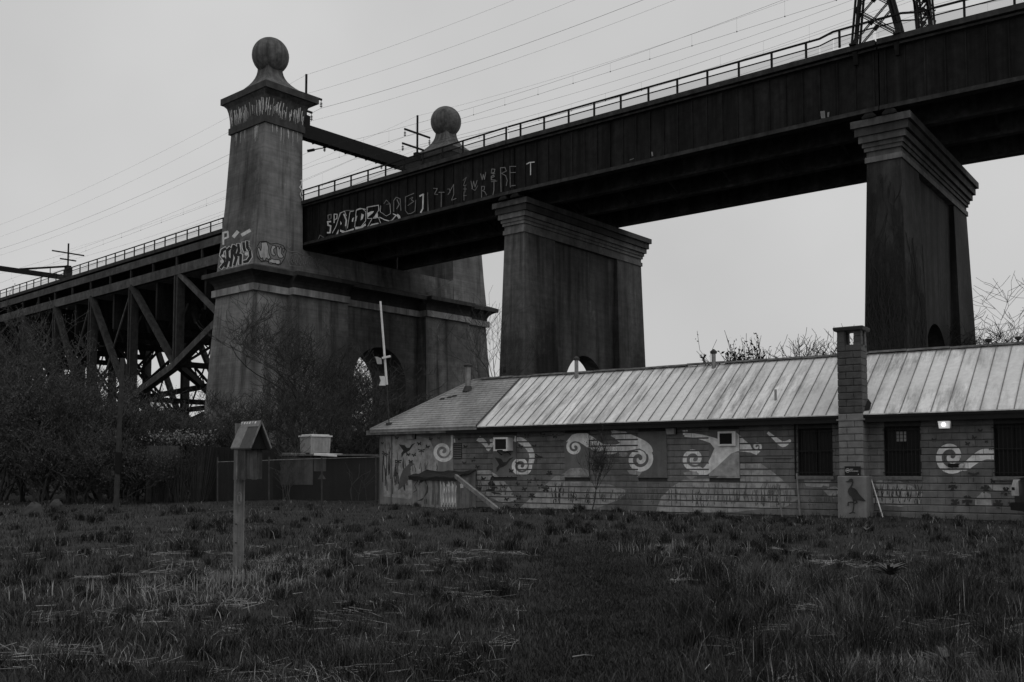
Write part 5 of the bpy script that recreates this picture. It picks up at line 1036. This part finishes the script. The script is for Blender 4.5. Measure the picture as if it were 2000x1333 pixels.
h3 = at_y(284, 985, 45.0); hh = Fr(2, h3[:2]); hutC = thing('grey_panel_wall', hh.w(.8, .1, 0), 'grey board panel behind dark railings in the thicket', 'panel'); m = MB(); m.box(hh, 0, 1.5, 0, .08, -.05, 2.6); m.build('board', M['hut_grey'], hutC)
for i in range(5): m = MB(); m.tube([hh.w(.1+.32*i, -.3, -.1), hh.w(.1+.32*i, -.3, 1.9+.3*(i == 4))], .02, 6); m.build('rail_post', M['black'], hutC)
m = MB(); m.tube([hh.w(0, -.3, 1.85), hh.w(1.5, -.3, 1.85)], .02, 6); m.build('top_rail', M['black'], hutC)
p_ = at_z(226, 1002, .03); Yp = p_[1]; zt = at_y(231, 700, Yp)[2]; po = thing('wooden_pole', p_, 'tall thin wooden pole with a dark sleeve standing before the thicket', 'pole')
m = MB(); m.tube([(p_[0], p_[1], -.2), (p_[0]+.1, p_[1], zt)], [.1, .07], 8); m.build('shaft', M['bark'], po); m = MB(); za, zb2 = at_y(229, 925, Yp)[2], at_y(229, 884, Yp)[2]; m.tube([(p_[0]+.05, p_[1], za), (p_[0]+.06, p_[1], zb2)], .12, 8); m.build('sleeve', M['black'], po)
# stones, log
rnd = random.Random(21)
def rock(x, y, w, h, label):
    p = at_z(x, y, .05); k = p[1]/FPX; m = MB(); V = []; n_ = 9
    for i in range(6):
        a = math.pi*i/10; rr = math.cos(a)
        for j in range(n_): b = 2*math.pi*j/n_; V.append((p[0]+w*k/2*rr*math.cos(b)*rnd.uniform(.85, 1.1), p[1]+w*k*.35*rr*math.sin(b)*rnd.uniform(.85, 1.1), -.05+(h*k+.05)*math.sin(a)/math.sin(math.pi/2)*rnd.uniform(.92, 1.05)))
    Fc = [(i*n_+j, i*n_+(j+1) % n_, i*n_+n_+(j+1) % n_, i*n_+n_+j) for i in range(5) for j in range(n_)]+[tuple(range(5*n_, 6*n_))]; m.add(V, Fc); tag(m.build('boulder', M['stone']), label, 'boulder', 'boulders at the thicket edge')
rock(66, 1010, 44, 32, 'broad dark boulder in the grass at the thicket edge'); rock(110, 998, 32, 26, 'pale-topped boulder just inside the thicket behind the broad one'); rock(150, 1003, 16, 8, 'small stone half sunk in grass by the thicket')
p_, q_ = at_z(414, 1003, .08), at_z(456, 998, .08); m = MB(); m.tube([p_, q_], [.07, .05], 8); tag(m.build('log', M['bark']), 'short fallen log lying in the grass behind the nest box post', 'log')

# ------------------------------------------------------------------ parked vehicle at the right edge
vp = at_z(1984, 1036, .0); vf = Fr(8, vp[:2]+np.array([.78, .0])); car = thing('parked_truck', vf.w(2.2, .9, 0), 'dark parked pickup truck with bright headlamp beside the end of the wall', 'truck')
m = MB(); side = [(-.05, .45), (-.12, .62), (-.12, 1.2), (.1, 1.28), (1.3, 1.34), (1.9, 1.75), (3.1, 1.78), (3.4, 1.2), (5.2, 1.18), (5.25, .5), (4.6, .45), (4.45, .75), (3.75, .75), (3.6, .42), (1.35, .42), (1.2, .75), (.5, .75), (.35, .45)]
m.prism([vf.w(t, 0, z) for t, z in side], [vf.w(t, 1.8, z) for t, z in side]); m.build('body', M['car'], car)
for n0_ in (.0, 1.5):
    m = MB(); m.loft(vf, [(.80, -.19, .02, n0_-.02, n0_+.3), (1.0, -.2, .02, n0_-.02, n0_+.3), (1.22, -.14, .06, n0_+.0, n0_+.3)]); m.build('headlight', M['chrome'], car)
    m = MB(); m.box(vf, -.215, -.19, n0_+.05, n0_+.22, .95, 1.02); m.build('lamp_bezel', M['rubber'], car)
m = MB(); m.box(vf, -.22, .02, -.02, 1.82, .42, .62); m.build('bumper', M['rubber'], car)
for t in (.85, 4.1):
    for n_ in (-.02, 1.6): m = MB(); m.tube([vf.w(t, n_, .36), vf.w(t, n_+.22, .36)], .36, 20); w = m.build('wheel', M['rubber'], car); m = MB(); m.tube([vf.w(t, n_-.01, .36), vf.w(t, n_+.2, .36)], .2, 14); m.build('rim', M['pipe'], w)
m = MB(); m.prism([vf.w(t, -.004, z) for t, z in ((1.5, 1.24), (1.95, 1.68), (3.0, 1.7), (3.15, 1.24))], [vf.w(t, -.001, z) for t, z in ((1.5, 1.24), (1.95, 1.68), (3.0, 1.7), (3.15, 1.24))]); m.build('side_window', M['glass'], car)

# ------------------------------------------------------------------ trees and shrubs
def prisms(p0, p1, r0, r1, k):
    p0, p1 = np.asarray(p0, np.float32), np.asarray(p1, np.float32); n = len(p0); ax = p1-p0; ax /= np.linalg.norm(ax, axis=1, keepdims=True)+1e-9
    up = np.where(np.abs(ax[:, 2:3]) > .9, np.array([[1., 0, 0]]), np.array([[0, 0, 1.]])); a = np.cross(ax, up); a /= np.linalg.norm(a, axis=1, keepdims=True)+1e-9; b = np.cross(ax, a)
    ang = 2*np.pi*np.arange(k)/k; ring = a[:, None]*np.cos(ang)[None, :, None]+b[:, None]*np.sin(ang)[None, :, None]
    V = np.concatenate([p0[:, None]+ring*np.asarray(r0)[:, None, None], p1[:, None]+ring*np.asarray(r1)[:, None, None]], 1).reshape(-1, 3)
    j = np.arange(k); f = np.stack([j, (j+1) % k, k+(j+1) % k, k+j], -1); Fq = (np.arange(n)[:, None, None]*2*k+f[None]).reshape(-1, 4); return V, Fq
def np_mesh(name, V, Fq, m, parent=None, base=(0, 0, 0)):
    V = np.asarray(V, np.float32)-np.array(base, np.float32); me = bpy.data.meshes.new(name); nf = len(Fq); q = Fq.shape[1]
    me.vertices.add(len(V)); me.vertices.foreach_set('co', V.ravel()); me.loops.add(nf*q); me.loops.foreach_set('vertex_index', Fq.astype(np.int32).ravel()); me.polygons.add(nf); me.polygons.foreach_set('loop_start', np.arange(0, nf*q, q, dtype=np.int32)); me.polygons.foreach_set('loop_total', np.full(nf, q, np.int32)); me.materials.append(m); me.update(calc_edges=True)
    o = bpy.data.objects.new(name, me); col.objects.link(o)
    if parent: o.parent = parent
    return o
def leaf_quads(P, size, rng):
    n = len(P); d = rng.normal(size=(n, 3)); d /= np.linalg.norm(d, axis=1, keepdims=True); e = np.cross(d, rng.normal(size=(n, 3))); e /= np.linalg.norm(e, axis=1, keepdims=True); s = size*rng.uniform(.5, 1.4, (n, 1))
    V = np.stack([P-d*s, P+e*s*.45, P+d*s, P-e*s*.45], 1).reshape(-1, 3); return V, np.arange(4*n).reshape(-1, 4)
def tree(name, base, height, label, cat='tree', group=None, seed=0, trunk_r=.12, levels=4, spread=.75, kids=(4, 7), trunk_frac=.25, stems=1, leaf=0, leaf_n=0, leaf_mat='bud', bark='bark', twig='twig', gnarl=.22, upward=.12, lean=(0, 0), minr=.006, pers=.62, per_leaf=1):
    rng = random.Random(seed); nr = np.random.default_rng(seed); big, small, tips = [], [], []
    def limb(p, d, L, r, lev):
        n = 5 if lev < 2 else 4 if lev < 3 else 3; nodes = [(p, r)]
        for i in range(n):
            d = (d+Vector((rng.gauss(0, gnarl), rng.gauss(0, gnarl), rng.gauss(0, gnarl*.7)+upward))).normalized(); q = p+d*(L/n); r2 = max(minr, r*(1-.55*(i+1)/n)); (big if r > .025 else small).append((p, q, max(minr, nodes[-1][1]), r2)); p = q; nodes.append((q, r2))
            if lev >= levels-1: tips.append(q)
        if lev >= levels: return
        k = rng.randint(*kids)
        for i in range(k):
            f = rng.uniform(.25 if lev else trunk_frac, 1.0); j = min(n, int(f*n)+1); q, rq = nodes[j]; a = rng.uniform(0, 2*math.pi); side = Vector((math.cos(a), math.sin(a), rng.uniform(-.2, .5))); nd = (d*(1-spread)+side.normalized()*spread+Vector((0, 0, upward))).normalized(); limb(q, nd, L*rng.uniform(.45, .8)*(1.0 if lev else .85), max(minr, rq*pers), lev+1)
    B = Vector(base)
    for s_ in range(stems):
        d = Vector((lean[0]+(rng.uniform(-.45, .45) if stems > 1 else 0), lean[1]+(rng.uniform(-.45, .45) if stems > 1 else 0), 1)).normalized(); limb(B+Vector((rng.uniform(-.3, .3), rng.uniform(-.3, .3), -.1)) if stems > 1 else B-Vector((0, 0, .1)), d, height*(.62 if levels > 2 else .8)*rng.uniform(.8, 1.05), trunk_r*rng.uniform(.7, 1.1), 0)
    zmax = max(max(q.z for _, q, _, _ in small) if small else 0, .1); sc = height/(zmax-B.z) if zmax > B.z else 1
    def arr(Ls): return [np.array([[*a] for a, *_ in Ls]), np.array([[*b] for _, b, *_ in Ls]), np.array([x[2] for x in Ls]), np.array([x[3] for x in Ls])]
    rt = thing(name, base, label, cat, group); b0 = np.array(base)
    if big: p0, p1, r0, r1 = arr(big); V, Fq = prisms((p0-b0)*sc, (p1-b0)*sc, r0, r1, 6); np_mesh('trunk', V, Fq, M[bark], rt)
    if small: p0, p1, r0, r1 = arr(small); V, Fq = prisms((p0-b0)*sc, (p1-b0)*sc, r0, r1, 3); cr = np_mesh('crown', V, Fq, M[twig], rt)
    if leaf and tips:
        T = (np.array([[*t] for t in tips])-b0)*sc; P = T[nr.integers(0, len(T), leaf_n)]+nr.normal(0, .12, (leaf_n, 3)); V, Fq = leaf_quads(P, leaf, nr); np_mesh('leaves', V, Fq, M[leaf_mat], rt)
    return rt
def gp(x, Y): p = at_y(x, 900, Y); return (p[0], Y, float(gz(p[0], Y)))
# thicket left of the tower: each shrub its own thing
TH_ = [(12, 47, 10.4, 4, 'tallest leafing tree of the thicket, its tip above the truss deck'), (-30, 50, 9.6, 4, 'broad leafing tree on the thicket outer edge'), (52, 44, 7.8, 4, 'dense twiggy tree beside the broad boulder'), (96, 48, 8.0, 4, 'twiggy tree in the thicket under the truss posts'), (140, 43, 6.4, 4, 'rounded twiggy shrub between boulder and pole'), (178, 49, 7.0, 4, 'thin-stemmed tree behind the wooden pole'), (214, 45, 5.6, 4, 'bushy shrub right behind the wooden pole'), (262, 48, 5.9, 4, 'leafing shrub left of the grey panel'), (306, 50, 5.2, 4, 'spindly shrub overhanging the grey panel'), (345, 47.5, 4.5, 4, 'low shrub between grey panel and black container'), (392, 49, 4.6, 4, 'low twiggy shrub behind the black container'), (436, 50, 4.2, 4, 'low shrub behind the nest box'), (-10, 41, 5.2, 3, 'near twiggy bush at the thicket outer edge'), (76, 40.5, 3.9, 3, 'low bush rising behind the broad boulder'), (165, 41, 3.6, 3, 'low bush between small stone and pole'), (248, 42.5, 3.2, 3, 'low bush in front of the grey panel'), (322, 44, 2.6, 3, 'sparse low bush before the black container')]
for i, (x, Y, h_, lv2, lb) in enumerate(TH_):    # leaf buds too small to pick apart
    tree('thicket_tree' if h_ > 5 else 'thicket_shrub', gp(x, Y), h_, lb, 'tree' if h_ > 5 else 'shrub', 'trees and shrubs of the thicket', seed=40+i, trunk_r=.085 if h_ > 5 else .05, levels=lv2, stems=4 if h_ > 5 else 6, kids=(4, 6) if h_ > 5 else (5, 7), spread=.62, trunk_frac=.1, leaf=.042, leaf_n=9000 if h_ > 5 else 5000, minr=.010, gnarl=.25, twig='thick')
# bare trees before the tower, inside the arch and behind the building
tree('bare_tree', gp(598, 58), 13.0, 'bare many-branched tree standing before the tower buttress', seed=71, trunk_r=.18, levels=4, stems=4, kids=(4, 6), spread=.7, trunk_frac=.15, minr=.012, leaf=.04, leaf_n=700, gnarl=.28)
tree('bare_tree', gp(690, 55), 8.2, 'bare tree spreading before the tower arch', seed=72, trunk_r=.14, levels=4, stems=3, kids=(4, 6), spread=.72, trunk_frac=.2, minr=.009, leaf=.04, leaf_n=500, gnarl=.28)
tree('bare_tree', gp(640, 51), 6.6, 'bare tree with crossing limbs standing just behind the storage bin', seed=91, trunk_r=.11, levels=4, stems=3, kids=(4, 5), spread=.72, trunk_frac=.2, minr=.010, gnarl=.3)
tree('bare_tree', gp(745, 50), 5.6, 'bare tree with crossing limbs left of the antenna mast foot', seed=92, trunk_r=.1, levels=4, stems=3, kids=(4, 5), spread=.72, trunk_frac=.2, minr=.010, gnarl=.3)
tree('bare_tree', gp(470, 52), 6.2, 'bare tree with crossing limbs right behind the nest box roof', seed=93, trunk_r=.1, levels=4, stems=3, kids=(4, 5), spread=.72, trunk_frac=.2, minr=.010, gnarl=.3)
tree('bare_tree', gp(812, 56), 6.0, 'low dark tree between tower arch and shingled roof', seed=73, trunk_r=.1, levels=4, stems=3, kids=(4, 6), spread=.7, minr=.011, leaf=.05, leaf_n=1500)
tree('bare_tree', gp(930, 52), 11.6, 'slender bare tree rising behind the roof flue', seed=74, trunk_r=.12, levels=3, kids=(5, 7), spread=.62, upward=.13, minr=.007, trunk_frac=.4, gnarl=.2)
tree('bare_tree', gp(705, 128), 17.0, 'bare tree seen through the tower arch', seed=75, trunk_r=.3, levels=4, stems=2, kids=(5, 7), spread=.7, minr=.02)
tree('bare_tree', gp(560, 46.0), 3.5, 'pale bare shrub arching over the shed roof', cat='shrub', seed=76, trunk_r=.03, levels=2, stems=7, kids=(3, 5), spread=.5, minr=.01, bark='bark_pale', twig='bark_pale', upward=.04)
tree('bare_shrub', gp(702, 41.5), 1.75, 'pale bare sapling shrub growing against the chain link fence', cat='shrub', seed=77, trunk_r=.022, levels=1, stems=5, kids=(1, 3), spread=.4, minr=.007, bark='bark_pale', twig='bark_pale', upward=.05)
s_, z_ = wpx(1155, 998, -.9); q = BF.w(s_, -.9, .0)
tree('young_tree', (q[0], q[1], .0), 3.0, 'young budding tree in front of the boarded window with small spiral', seed=78, trunk_r=.035, levels=3, kids=(6, 8), spread=.55, upward=.22, trunk_frac=.22, leaf=.028, leaf_n=420, minr=.004, leaf_mat='bud', gnarl=.14)
def behind(x, Y): p = at_y(x, 900, Y); return (p[0], Y, 0.0)
tree('leafy_tree', behind(1474, 84), 13.8, 'broad-leaved evergreen shrub tree peeping above the metal roof', seed=79, trunk_r=.14, levels=3, stems=6, kids=(4, 6), spread=.5, leaf=.17, leaf_n=2600, leaf_mat='bud_dark', upward=.22, trunk_frac=.3, minr=.02)
tree('bare_tree', behind(1612, 80), 12.9, 'bare fan-shaped tree beside the block chimney', seed=80, trunk_r=.22, levels=4, stems=3, kids=(5, 6), spread=.62, minr=.018, upward=.1)
tree('bare_tree', behind(1712, 88), 15.0, 'tall bare tree mostly hidden by the vine-covered pier', seed=83, trunk_r=.22, levels=4, kids=(5, 6), spread=.6, minr=.018)
tree('bare_tree', behind(1925, 72), 16.0, 'bare branching tree just beside the vine-covered pier', seed=81, trunk_r=.2, levels=4, kids=(5, 6), spread=.7, minr=.014, upward=.05)
tree('bare_tree', behind(1990, 66), 12.4, 'bare tree rising over the ridge vents', seed=82, trunk_r=.18, levels=4, stems=2, kids=(5, 6), spread=.65, minr=.014, upward=.05)
# pale flowering growth under the truss
for i, (x, w) in enumerate(((318, 60), (352, 40), (385, 44))):
    c = np.array(behind(x, 43.2)); nr = np.random.default_rng(i); n = 260; P = c+np.stack([nr.normal(0, .42, n), nr.normal(0, .3, n), nr.normal(2.95, .16, n)], -1); V, Fq = leaf_quads(P-c, .05, nr)
    rt = thing('flowering_shrub', c, ['pale flowering shrub left under the truss', 'pale flowering shrub under the lowest truss brace', 'pale flowering shrub beside the tower foot'][i], 'shrub', 'pale flowering shrubs under the truss'); np_mesh('blossom', V, Fq, M['blossom'], rt)
    n = 60; P = np.stack([nr.normal(0, .42, n), nr.normal(0, .3, n), nr.uniform(1.5, 3.0, n)], -1); V, Fq = prisms(P*[.4, .4, 0], P, np.full(n, .012), np.full(n, .006), 3); np_mesh('stems', V, Fq, M['twig'], rt)
# distant woods
nr = np.random.default_rng(5); n = 60000; X = nr.uniform(-150, 140, n); Yv = nr.uniform(165, 195, n); top = 7.5+2.2*np.sin(X*.21)+1.6*np.sin(X*.53+1)+1.0*np.sin(X*1.3); Z = top*nr.uniform(0, 1, n)**.7; V, Fq = leaf_quads(np.stack([X, Yv, Z], -1), .6, nr); tag(np_mesh('distant_woods', V, Fq, M['far_tree']), 'low dark belt of distant trees beyond the bridge', 'woods', kind='stuff')
# undergrowth below the tower and behind the fence
nr = np.random.default_rng(6); n = 52000; px_ = nr.uniform(-60, 800, n); Yv = nr.uniform(50, 74, n); X = (px_-1000)/FPX*Yv; top = 2.6+1.3*np.sin(X*.7)+.8*np.sin(X*1.7+Yv*.4); Z = top*nr.uniform(0, 1, n)**.6; V, Fq = leaf_quads(np.stack([X, Yv, Z], -1), .11, nr); tag(np_mesh('undergrowth', V, Fq, M['far_tree']), 'tangled dark undergrowth covering the ground below the tower', 'undergrowth', kind='stuff')
# vine on the right pier
rng = random.Random(31); segs = []
def vface(face, x, z):
    k = 1-z/19.6; tw = .97+.5*k
    return np.array(pf3.w(x*tw, -8.27-.55*k-.03, z)) if face == 'n' else np.array(pf3.w(tw+.03, x, z))
def creep(face, x, z, lim, r, depth):
    d = rng.uniform(-.3, .3)
    while z < lim and r > .006:
        d = d*.7+rng.gauss(0, .3); step = rng.uniform(.2, .45); nx_, nz_ = x+d*step*(.55 if face == 'n' else 1.0), z+step
        lo, hi = (-.97, .97) if face == 'n' else (-8.5, -4.6)
        nx_ = min(hi, max(lo, nx_)); segs.append((vface(face, x, z), vface(face, nx_, nz_), r)); x, z = nx_, nz_; r *= .985
        if rng.random() < .34 and depth < 3: creep(face, x, z, min(lim, z+rng.uniform(.8, 3.5)), r*.6, depth+1)
for i in range(16): creep('n', rng.uniform(-.95, .95), 1.0, rng.uniform(14, 19.3), rng.uniform(.025, .055), 0)
for i in range(22): creep('t', rng.uniform(-8.6, -4.7), 1.0, rng.uniform(7, 15), rng.uniform(.02, .05), 0)
p0 = np.array([s[0] for s in segs]); p1 = np.array([s[1] for s in segs]); rr = np.array([s[2] for s in segs]); V, Fq = prisms(p0, p1, rr, rr*.95, 3); vn = np_mesh('climbing_vine', V, Fq, M['vine']); tag(vn, 'leafless vine stems climbing the dark pier behind the chimney', 'vine')

# ------------------------------------------------------------------ grass
nr = np.random.default_rng(77)
def in_poly(px, py, pts):
    c = np.zeros(len(px), bool); j = len(pts)-1
    for i in range(len(pts)):
        xi, yi = pts[i]; xj, yj = pts[j]; k = ((yi > py) != (yj > py)) & (px < (xj-xi)*(py-yi)/(yj-yi+1e-12)+xi); c ^= k; j = i
    return c
path = [tuple(at_z(x, y, 0)[:2]) for x, y in ((1060, 1062), (1040, 1100), (1040, 1160), (1020, 1230), (970, 1333), (940, 1500), (1440, 1500), (1375, 1333), (1350, 1230), (1330, 1160), (1265, 1100), (1220, 1066))]
drypoly = [tuple(at_z(x, y, 0)[:2]) for x, y in ((170, 1180), (260, 1130), (400, 1115), (520, 1090), (640, 1085), (700, 1120), (600, 1150), (500, 1190), (330, 1210))]
def field(n, ymin, ymax, power):
    u = nr.uniform(0, 1, n); d = (ymin**(1-power)+u*(ymax**(1-power)-ymin**(1-power)))**(1/(1-power)); x = nr.uniform(-1, 1, n)*(.57*d+2.2); return x, d
def keep(x, y):                              # not inside the building or the hatch
    s = (x-BF.C[0])*Bu[0]+(y-BF.C[1])*Bu[1]; v = (x-BF.C[0])*Bv[0]+(y-BF.C[1])*Bv[1]; return ~((v > -.06) & (s > S0-.2)) & ~((s > ha) & (s < hb) & (v > HV)) & ~((s > CHIM[0]-.05) & (s < CHIM[1]+.12) & (v > cv-.15))
def blades(x, y, h, w, lean, name, m, label):
    n = len(x); z = gz(x, y); a = nr.uniform(0, 2*np.pi, n); b = nr.uniform(0, 2*np.pi, n); sx, sy = np.cos(a)*w/2, np.sin(a)*w/2; lx, ly = np.cos(b)*lean*h, np.sin(b)*lean*h; hv = h*np.sqrt(np.maximum(.1, 1-lean**2*.6))
    P = np.empty((n, 5, 3), np.float32)
    P[:, 0] = np.stack([x-sx, y-sy, z-.01], -1); P[:, 1] = np.stack([x+sx, y+sy, z-.01], -1); P[:, 2] = np.stack([x+lx*.35+sx*.8, y+ly*.35+sy*.8, z+hv*.62], -1); P[:, 3] = np.stack([x+lx*.35-sx*.8, y+ly*.35-sy*.8, z+hv*.62], -1); P[:, 4] = np.stack([x+lx, y+ly, z+hv], -1)
    base = (np.arange(n)*5)[:, None]; T = np.concatenate([base+[0, 1, 2], base+[0, 2, 3], base+[3, 2, 4]], 1).reshape(-1, 3)
    o = np_mesh(name, P.reshape(-1, 3), T, m); return tag(o, label, 'grass', kind='stuff')
x, y = field(300000, 5.0, 48, 1.75); k = keep(x, y); x, y = x[k], y[k]; short = in_poly(x+nr.normal(0, .3, len(x))+.2*np.sin(y*2.1), y+nr.normal(0, .4, len(x)), path)
pat = .5+.5*np.sin(x*1.1+2*np.sin(y*.8))*np.cos(y*1.3+1.5*np.sin(x*.7))
bare = np.sin(x*2.3+1.7*np.sin(y*1.9))*np.sin(y*2.6+1.3*np.sin(x*2.1))+.35*np.sin(x*6.1+y*5.3)
k = (bare < .62) | (nr.uniform(0, 1, len(x)) < .22); x, y, short, pat = x[k], y[k], short[k], pat[k]
h = nr.uniform(.02, .07, len(x))*(1+1.8*pat**2); h[short] = nr.uniform(.02, .055, short.sum())
blades(x, y, h, .0032+.0004*y, nr.uniform(.2, .9, len(x)), 'meadow_grass', M['grass'], 'short dark meadow grass with a trodden path through it')
px2 = nr.uniform(-1.6, 4, 260000); py2 = 5.6+nr.uniform(0, 1, 260000)**1.5*16; k = in_poly(px2+nr.normal(0, .32, 260000)+.2*np.sin(py2*2.1), py2+nr.normal(0, .5, 260000), path) & (nr.uniform(0, 1, 260000) < np.clip(9/py2, .2, 1)); px2, py2 = px2[k], py2[k]; n = len(px2)
blades(px2, py2, nr.uniform(.02, .06, n), .0045+.0003*py2, nr.uniform(.3, .95, n), 'trodden_grass', M['grass_path'], 'short trodden grass of the path across the meadow')
# tussocks
nt_ = 1700; tx, ty = field(nt_, 5.6, 40, 1.55); ok = keep(tx, ty) & ~in_poly(tx, ty, path); right = tx > .06*ty+.3; ok &= (nr.uniform(0, 1, nt_) < np.where(right, 1.0, .75)); tx, ty = tx[ok], ty[ok]
sel = []
for i in np.argsort(ty):                     # tussocks stand apart from one another
    g_ = .5 if (tx[i] > .16*ty[i] and ty[i] < 13) else .36
    if all((tx[i]-tx[j])**2+(ty[i]-ty[j])**2 > g_*g_ for j in sel): sel.append(i)
tx, ty = tx[sel], ty[sel]; cnt_ = np.where((tx > .16*ty) & (ty < 13), nr.integers(260, 460, len(tx)), nr.integers(110, 280, len(tx))); big_ = nr.uniform(.6, 1.25, len(tx))*np.where((tx > .16*ty) & (ty < 13), 1.05, np.where(ty < 16, .55, .68))
rep = np.repeat(np.arange(len(tx)), cnt_); rad = np.abs(nr.normal(0, .15, len(rep)))*big_[rep]; an_ = nr.uniform(0, 2*np.pi, len(rep)); x = tx[rep]+rad*np.cos(an_); y = ty[rep]+rad*np.sin(an_); k = keep(x, y); x, y, rep = x[k], y[k], rep[k]
tone = nr.choice(3, len(tx), p=[.45, .4, .15])[rep]; tone[nr.uniform(0, 1, len(tone)) < .06] = 3
for q, (nm_, mt, lb) in enumerate((('dark_tussock_grass', 'grass_dark', 'dark tall grass tussocks scattered over the meadow'), ('tussock_grass', 'grass', 'grey tall grass tussocks scattered over the meadow'), ('pale_tussock_grass', 'grass_pale', 'paler tall grass tussocks scattered over the meadow'), ('dead_blades', 'dry', 'single bleached blades standing in the tussocks'))):
    k = tone == q; n = k.sum(); blades(x[k], y[k], nr.uniform(.14, .36, n)*big_[rep[k]], .0026+.0004*y[k], nr.uniform(.05, .85, n), nm_, M[mt], lb)
# dry straw
x, y = field(42000, 5.6, 44, 1.6); k = keep(x, y); x, y = x[k], y[k]; pp = .5+.5*np.sin(x*1.9+1.4*np.sin(y*1.1))*np.sin(y*1.7+.7+.8*np.sin(x*1.3)); k = (nr.uniform(0, 1, len(x)) < pp**4) & ~in_poly(x, y, path); x, y = x[k], y[k]
dx, dy = [], []
while sum(map(len, dx)) < 1500:
    qx = nr.uniform(-9, 0, 7000); qy = nr.uniform(7, 17, 7000); kk = in_poly(qx, qy, drypoly); dx.append(qx[kk]); dy.append(qy[kk])
x = np.concatenate([x]+dx); y = np.concatenate([y]+dy); n = len(x)
blades(x, y, nr.uniform(.05, .18, n), .003+.0004*y, nr.uniform(.4, .99, n), 'dry_grass', M['dry'], 'bleached dry straw lying among the meadow grass')
# cut stalk clumps by the nest box and bright tuft at lower right
for (cx_, cy_, rad_, n, h0, ln, lb) in [(452, 1140, .28, 240, .16, .12, 'clump of bleached cut stalks at the foot of the nest box post'), (1726, 1318, .26, 420, .17, .5, 'pale dry tuft among the tall tussocks'), (300, 1160, .9, 90, .24, .25, 'scattered bleached cut stalks standing in the straw patch'), (1300, 1080, .5, 130, .18, .6, 'pale flattened straw at the head of the trodden path')]:
    c = at_z(cx_, cy_, 0); x = c[0]+nr.normal(0, rad_, n); y = c[1]+nr.normal(0, rad_*.6, n); o = blades(x, y, nr.uniform(.6, 1.2, n)*h0, .011, nr.uniform(0, ln, n), 'cut_stalks', M['dry'], lb)

# broad-leaved dock plants and long dead stems among the grass
def dock(px, py, r, n, label):
    c = at_z(px, py, .03); rt = thing('dock_plant', c, label, 'plant', 'broad-leaved plants in the meadow'); m = MB(); rg = random.Random(int(px))
    lf = None
    for i in range(n):
        a = rg.uniform(0, 2*math.pi); L = r*rg.uniform(.6, 1.1); w = L*.075; el = rg.uniform(.35, 1.3); d = np.array([math.cos(a), math.sin(a)]); sd_ = np.array([-d[1], d[0]]); P = []
        for k, (f, ww) in enumerate(((0, .15), (.35, 1), (.7, .85), (1, .05))):
            rr = L*f*math.cos(el*(1-.5*f)); z = .02+L*f*math.sin(el)*(1-.45*f)
            for s_ in (-1, 1): P.append((c[0]+d[0]*rr+sd_[0]*w*ww*s_, c[1]+d[1]*rr+sd_[1]*w*ww*s_, c[2]+z+(0.02*L if s_ else 0)))
        q = MB(); q.add(P, [(0, 1, 3, 2), (2, 3, 5, 4), (4, 5, 7, 6)]); q.build('leaf', M['dock'], rt)
dock(1738, 1128, .3, 70, 'large rosette of broad leaves in line with the chimney'); dock(1692, 1040, .2, 30, 'small leafy rosette just out from the chimney footing'); dock(1850, 1310, .24, 44, 'leafy rosette beside the long dead stems'); dock(1290, 1080, .22, 40, 'leafy rosette at the head of the trodden path')
for (a, b, h0, lb) in [((1958, 1306), (1892, 1244), .3, 'long dead stem lying up across the right tussocks'), ((1964, 1304), (1876, 1268), .25, 'long dead stem crossing below the other in the tussocks'), ((1932, 1330), (1968, 1304), .15, 'short dead stem propped against the long ones'), ((1690, 1152), (1698, 1190), .3, 'single bleached reed leaning among the tussocks'), ((1118, 1283), (1163, 1281), .04, 'straight straw lying on the trodden path'), ((640, 1085), (664, 1118), .2, 'bleached stalk leaning right of the nest box post')]:
    p, q = at_z(*b, .02), at_z(*a, .02); p = np.array([p[0], p[1], 0]); q = np.array([q[0], q[1], 0])
    if p[1] > q[1]: pass
    Y = (p[1]+q[1])/2; p = at_y(a[0], a[1], Y); q = at_y(b[0], b[1], Y+.15); m = MB(); m.tube([p, (np.array(p)+q)/2+[0, 0, .01], q], [.006, .005, .003], 5); tag(m.build('dead_stem', M['dry']), lb, 'stem')

# matted dead stalks lying flat in patches
mxs, mys = [], []
for i in range(150):
    cx_, cy_ = field(1, 5.6, 19, 1.6); k_ = int(nr.integers(10, 55)); sg_ = nr.uniform(.15, .5); mxs.append(cx_[0]+nr.normal(0, sg_, k_)); mys.append(cy_[0]+nr.normal(0, sg_*.7, k_))
x, y = np.concatenate(mxs), np.concatenate(mys); k = keep(x, y) & ~in_poly(x, y, path); x, y = x[k], y[k]; n = len(x)
z = gz(x, y)+nr.uniform(.012, .05, n); a = nr.uniform(0, 2*np.pi, n); L_ = nr.uniform(.05, .16, n); d = np.stack([np.cos(a)*L_, np.sin(a)*L_, nr.normal(0, .015, n)], -1); P = np.stack([x, y, z], -1)
V, Fq = prisms(P-d, P+d, np.full(n, .0028)+.00012*y, np.full(n, .002)+.0001*y, 3); tag(np_mesh('straw_litter', V, Fq, M['dry']), 'matted dead stalks lying flat in patches of the meadow', 'straw', kind='stuff')
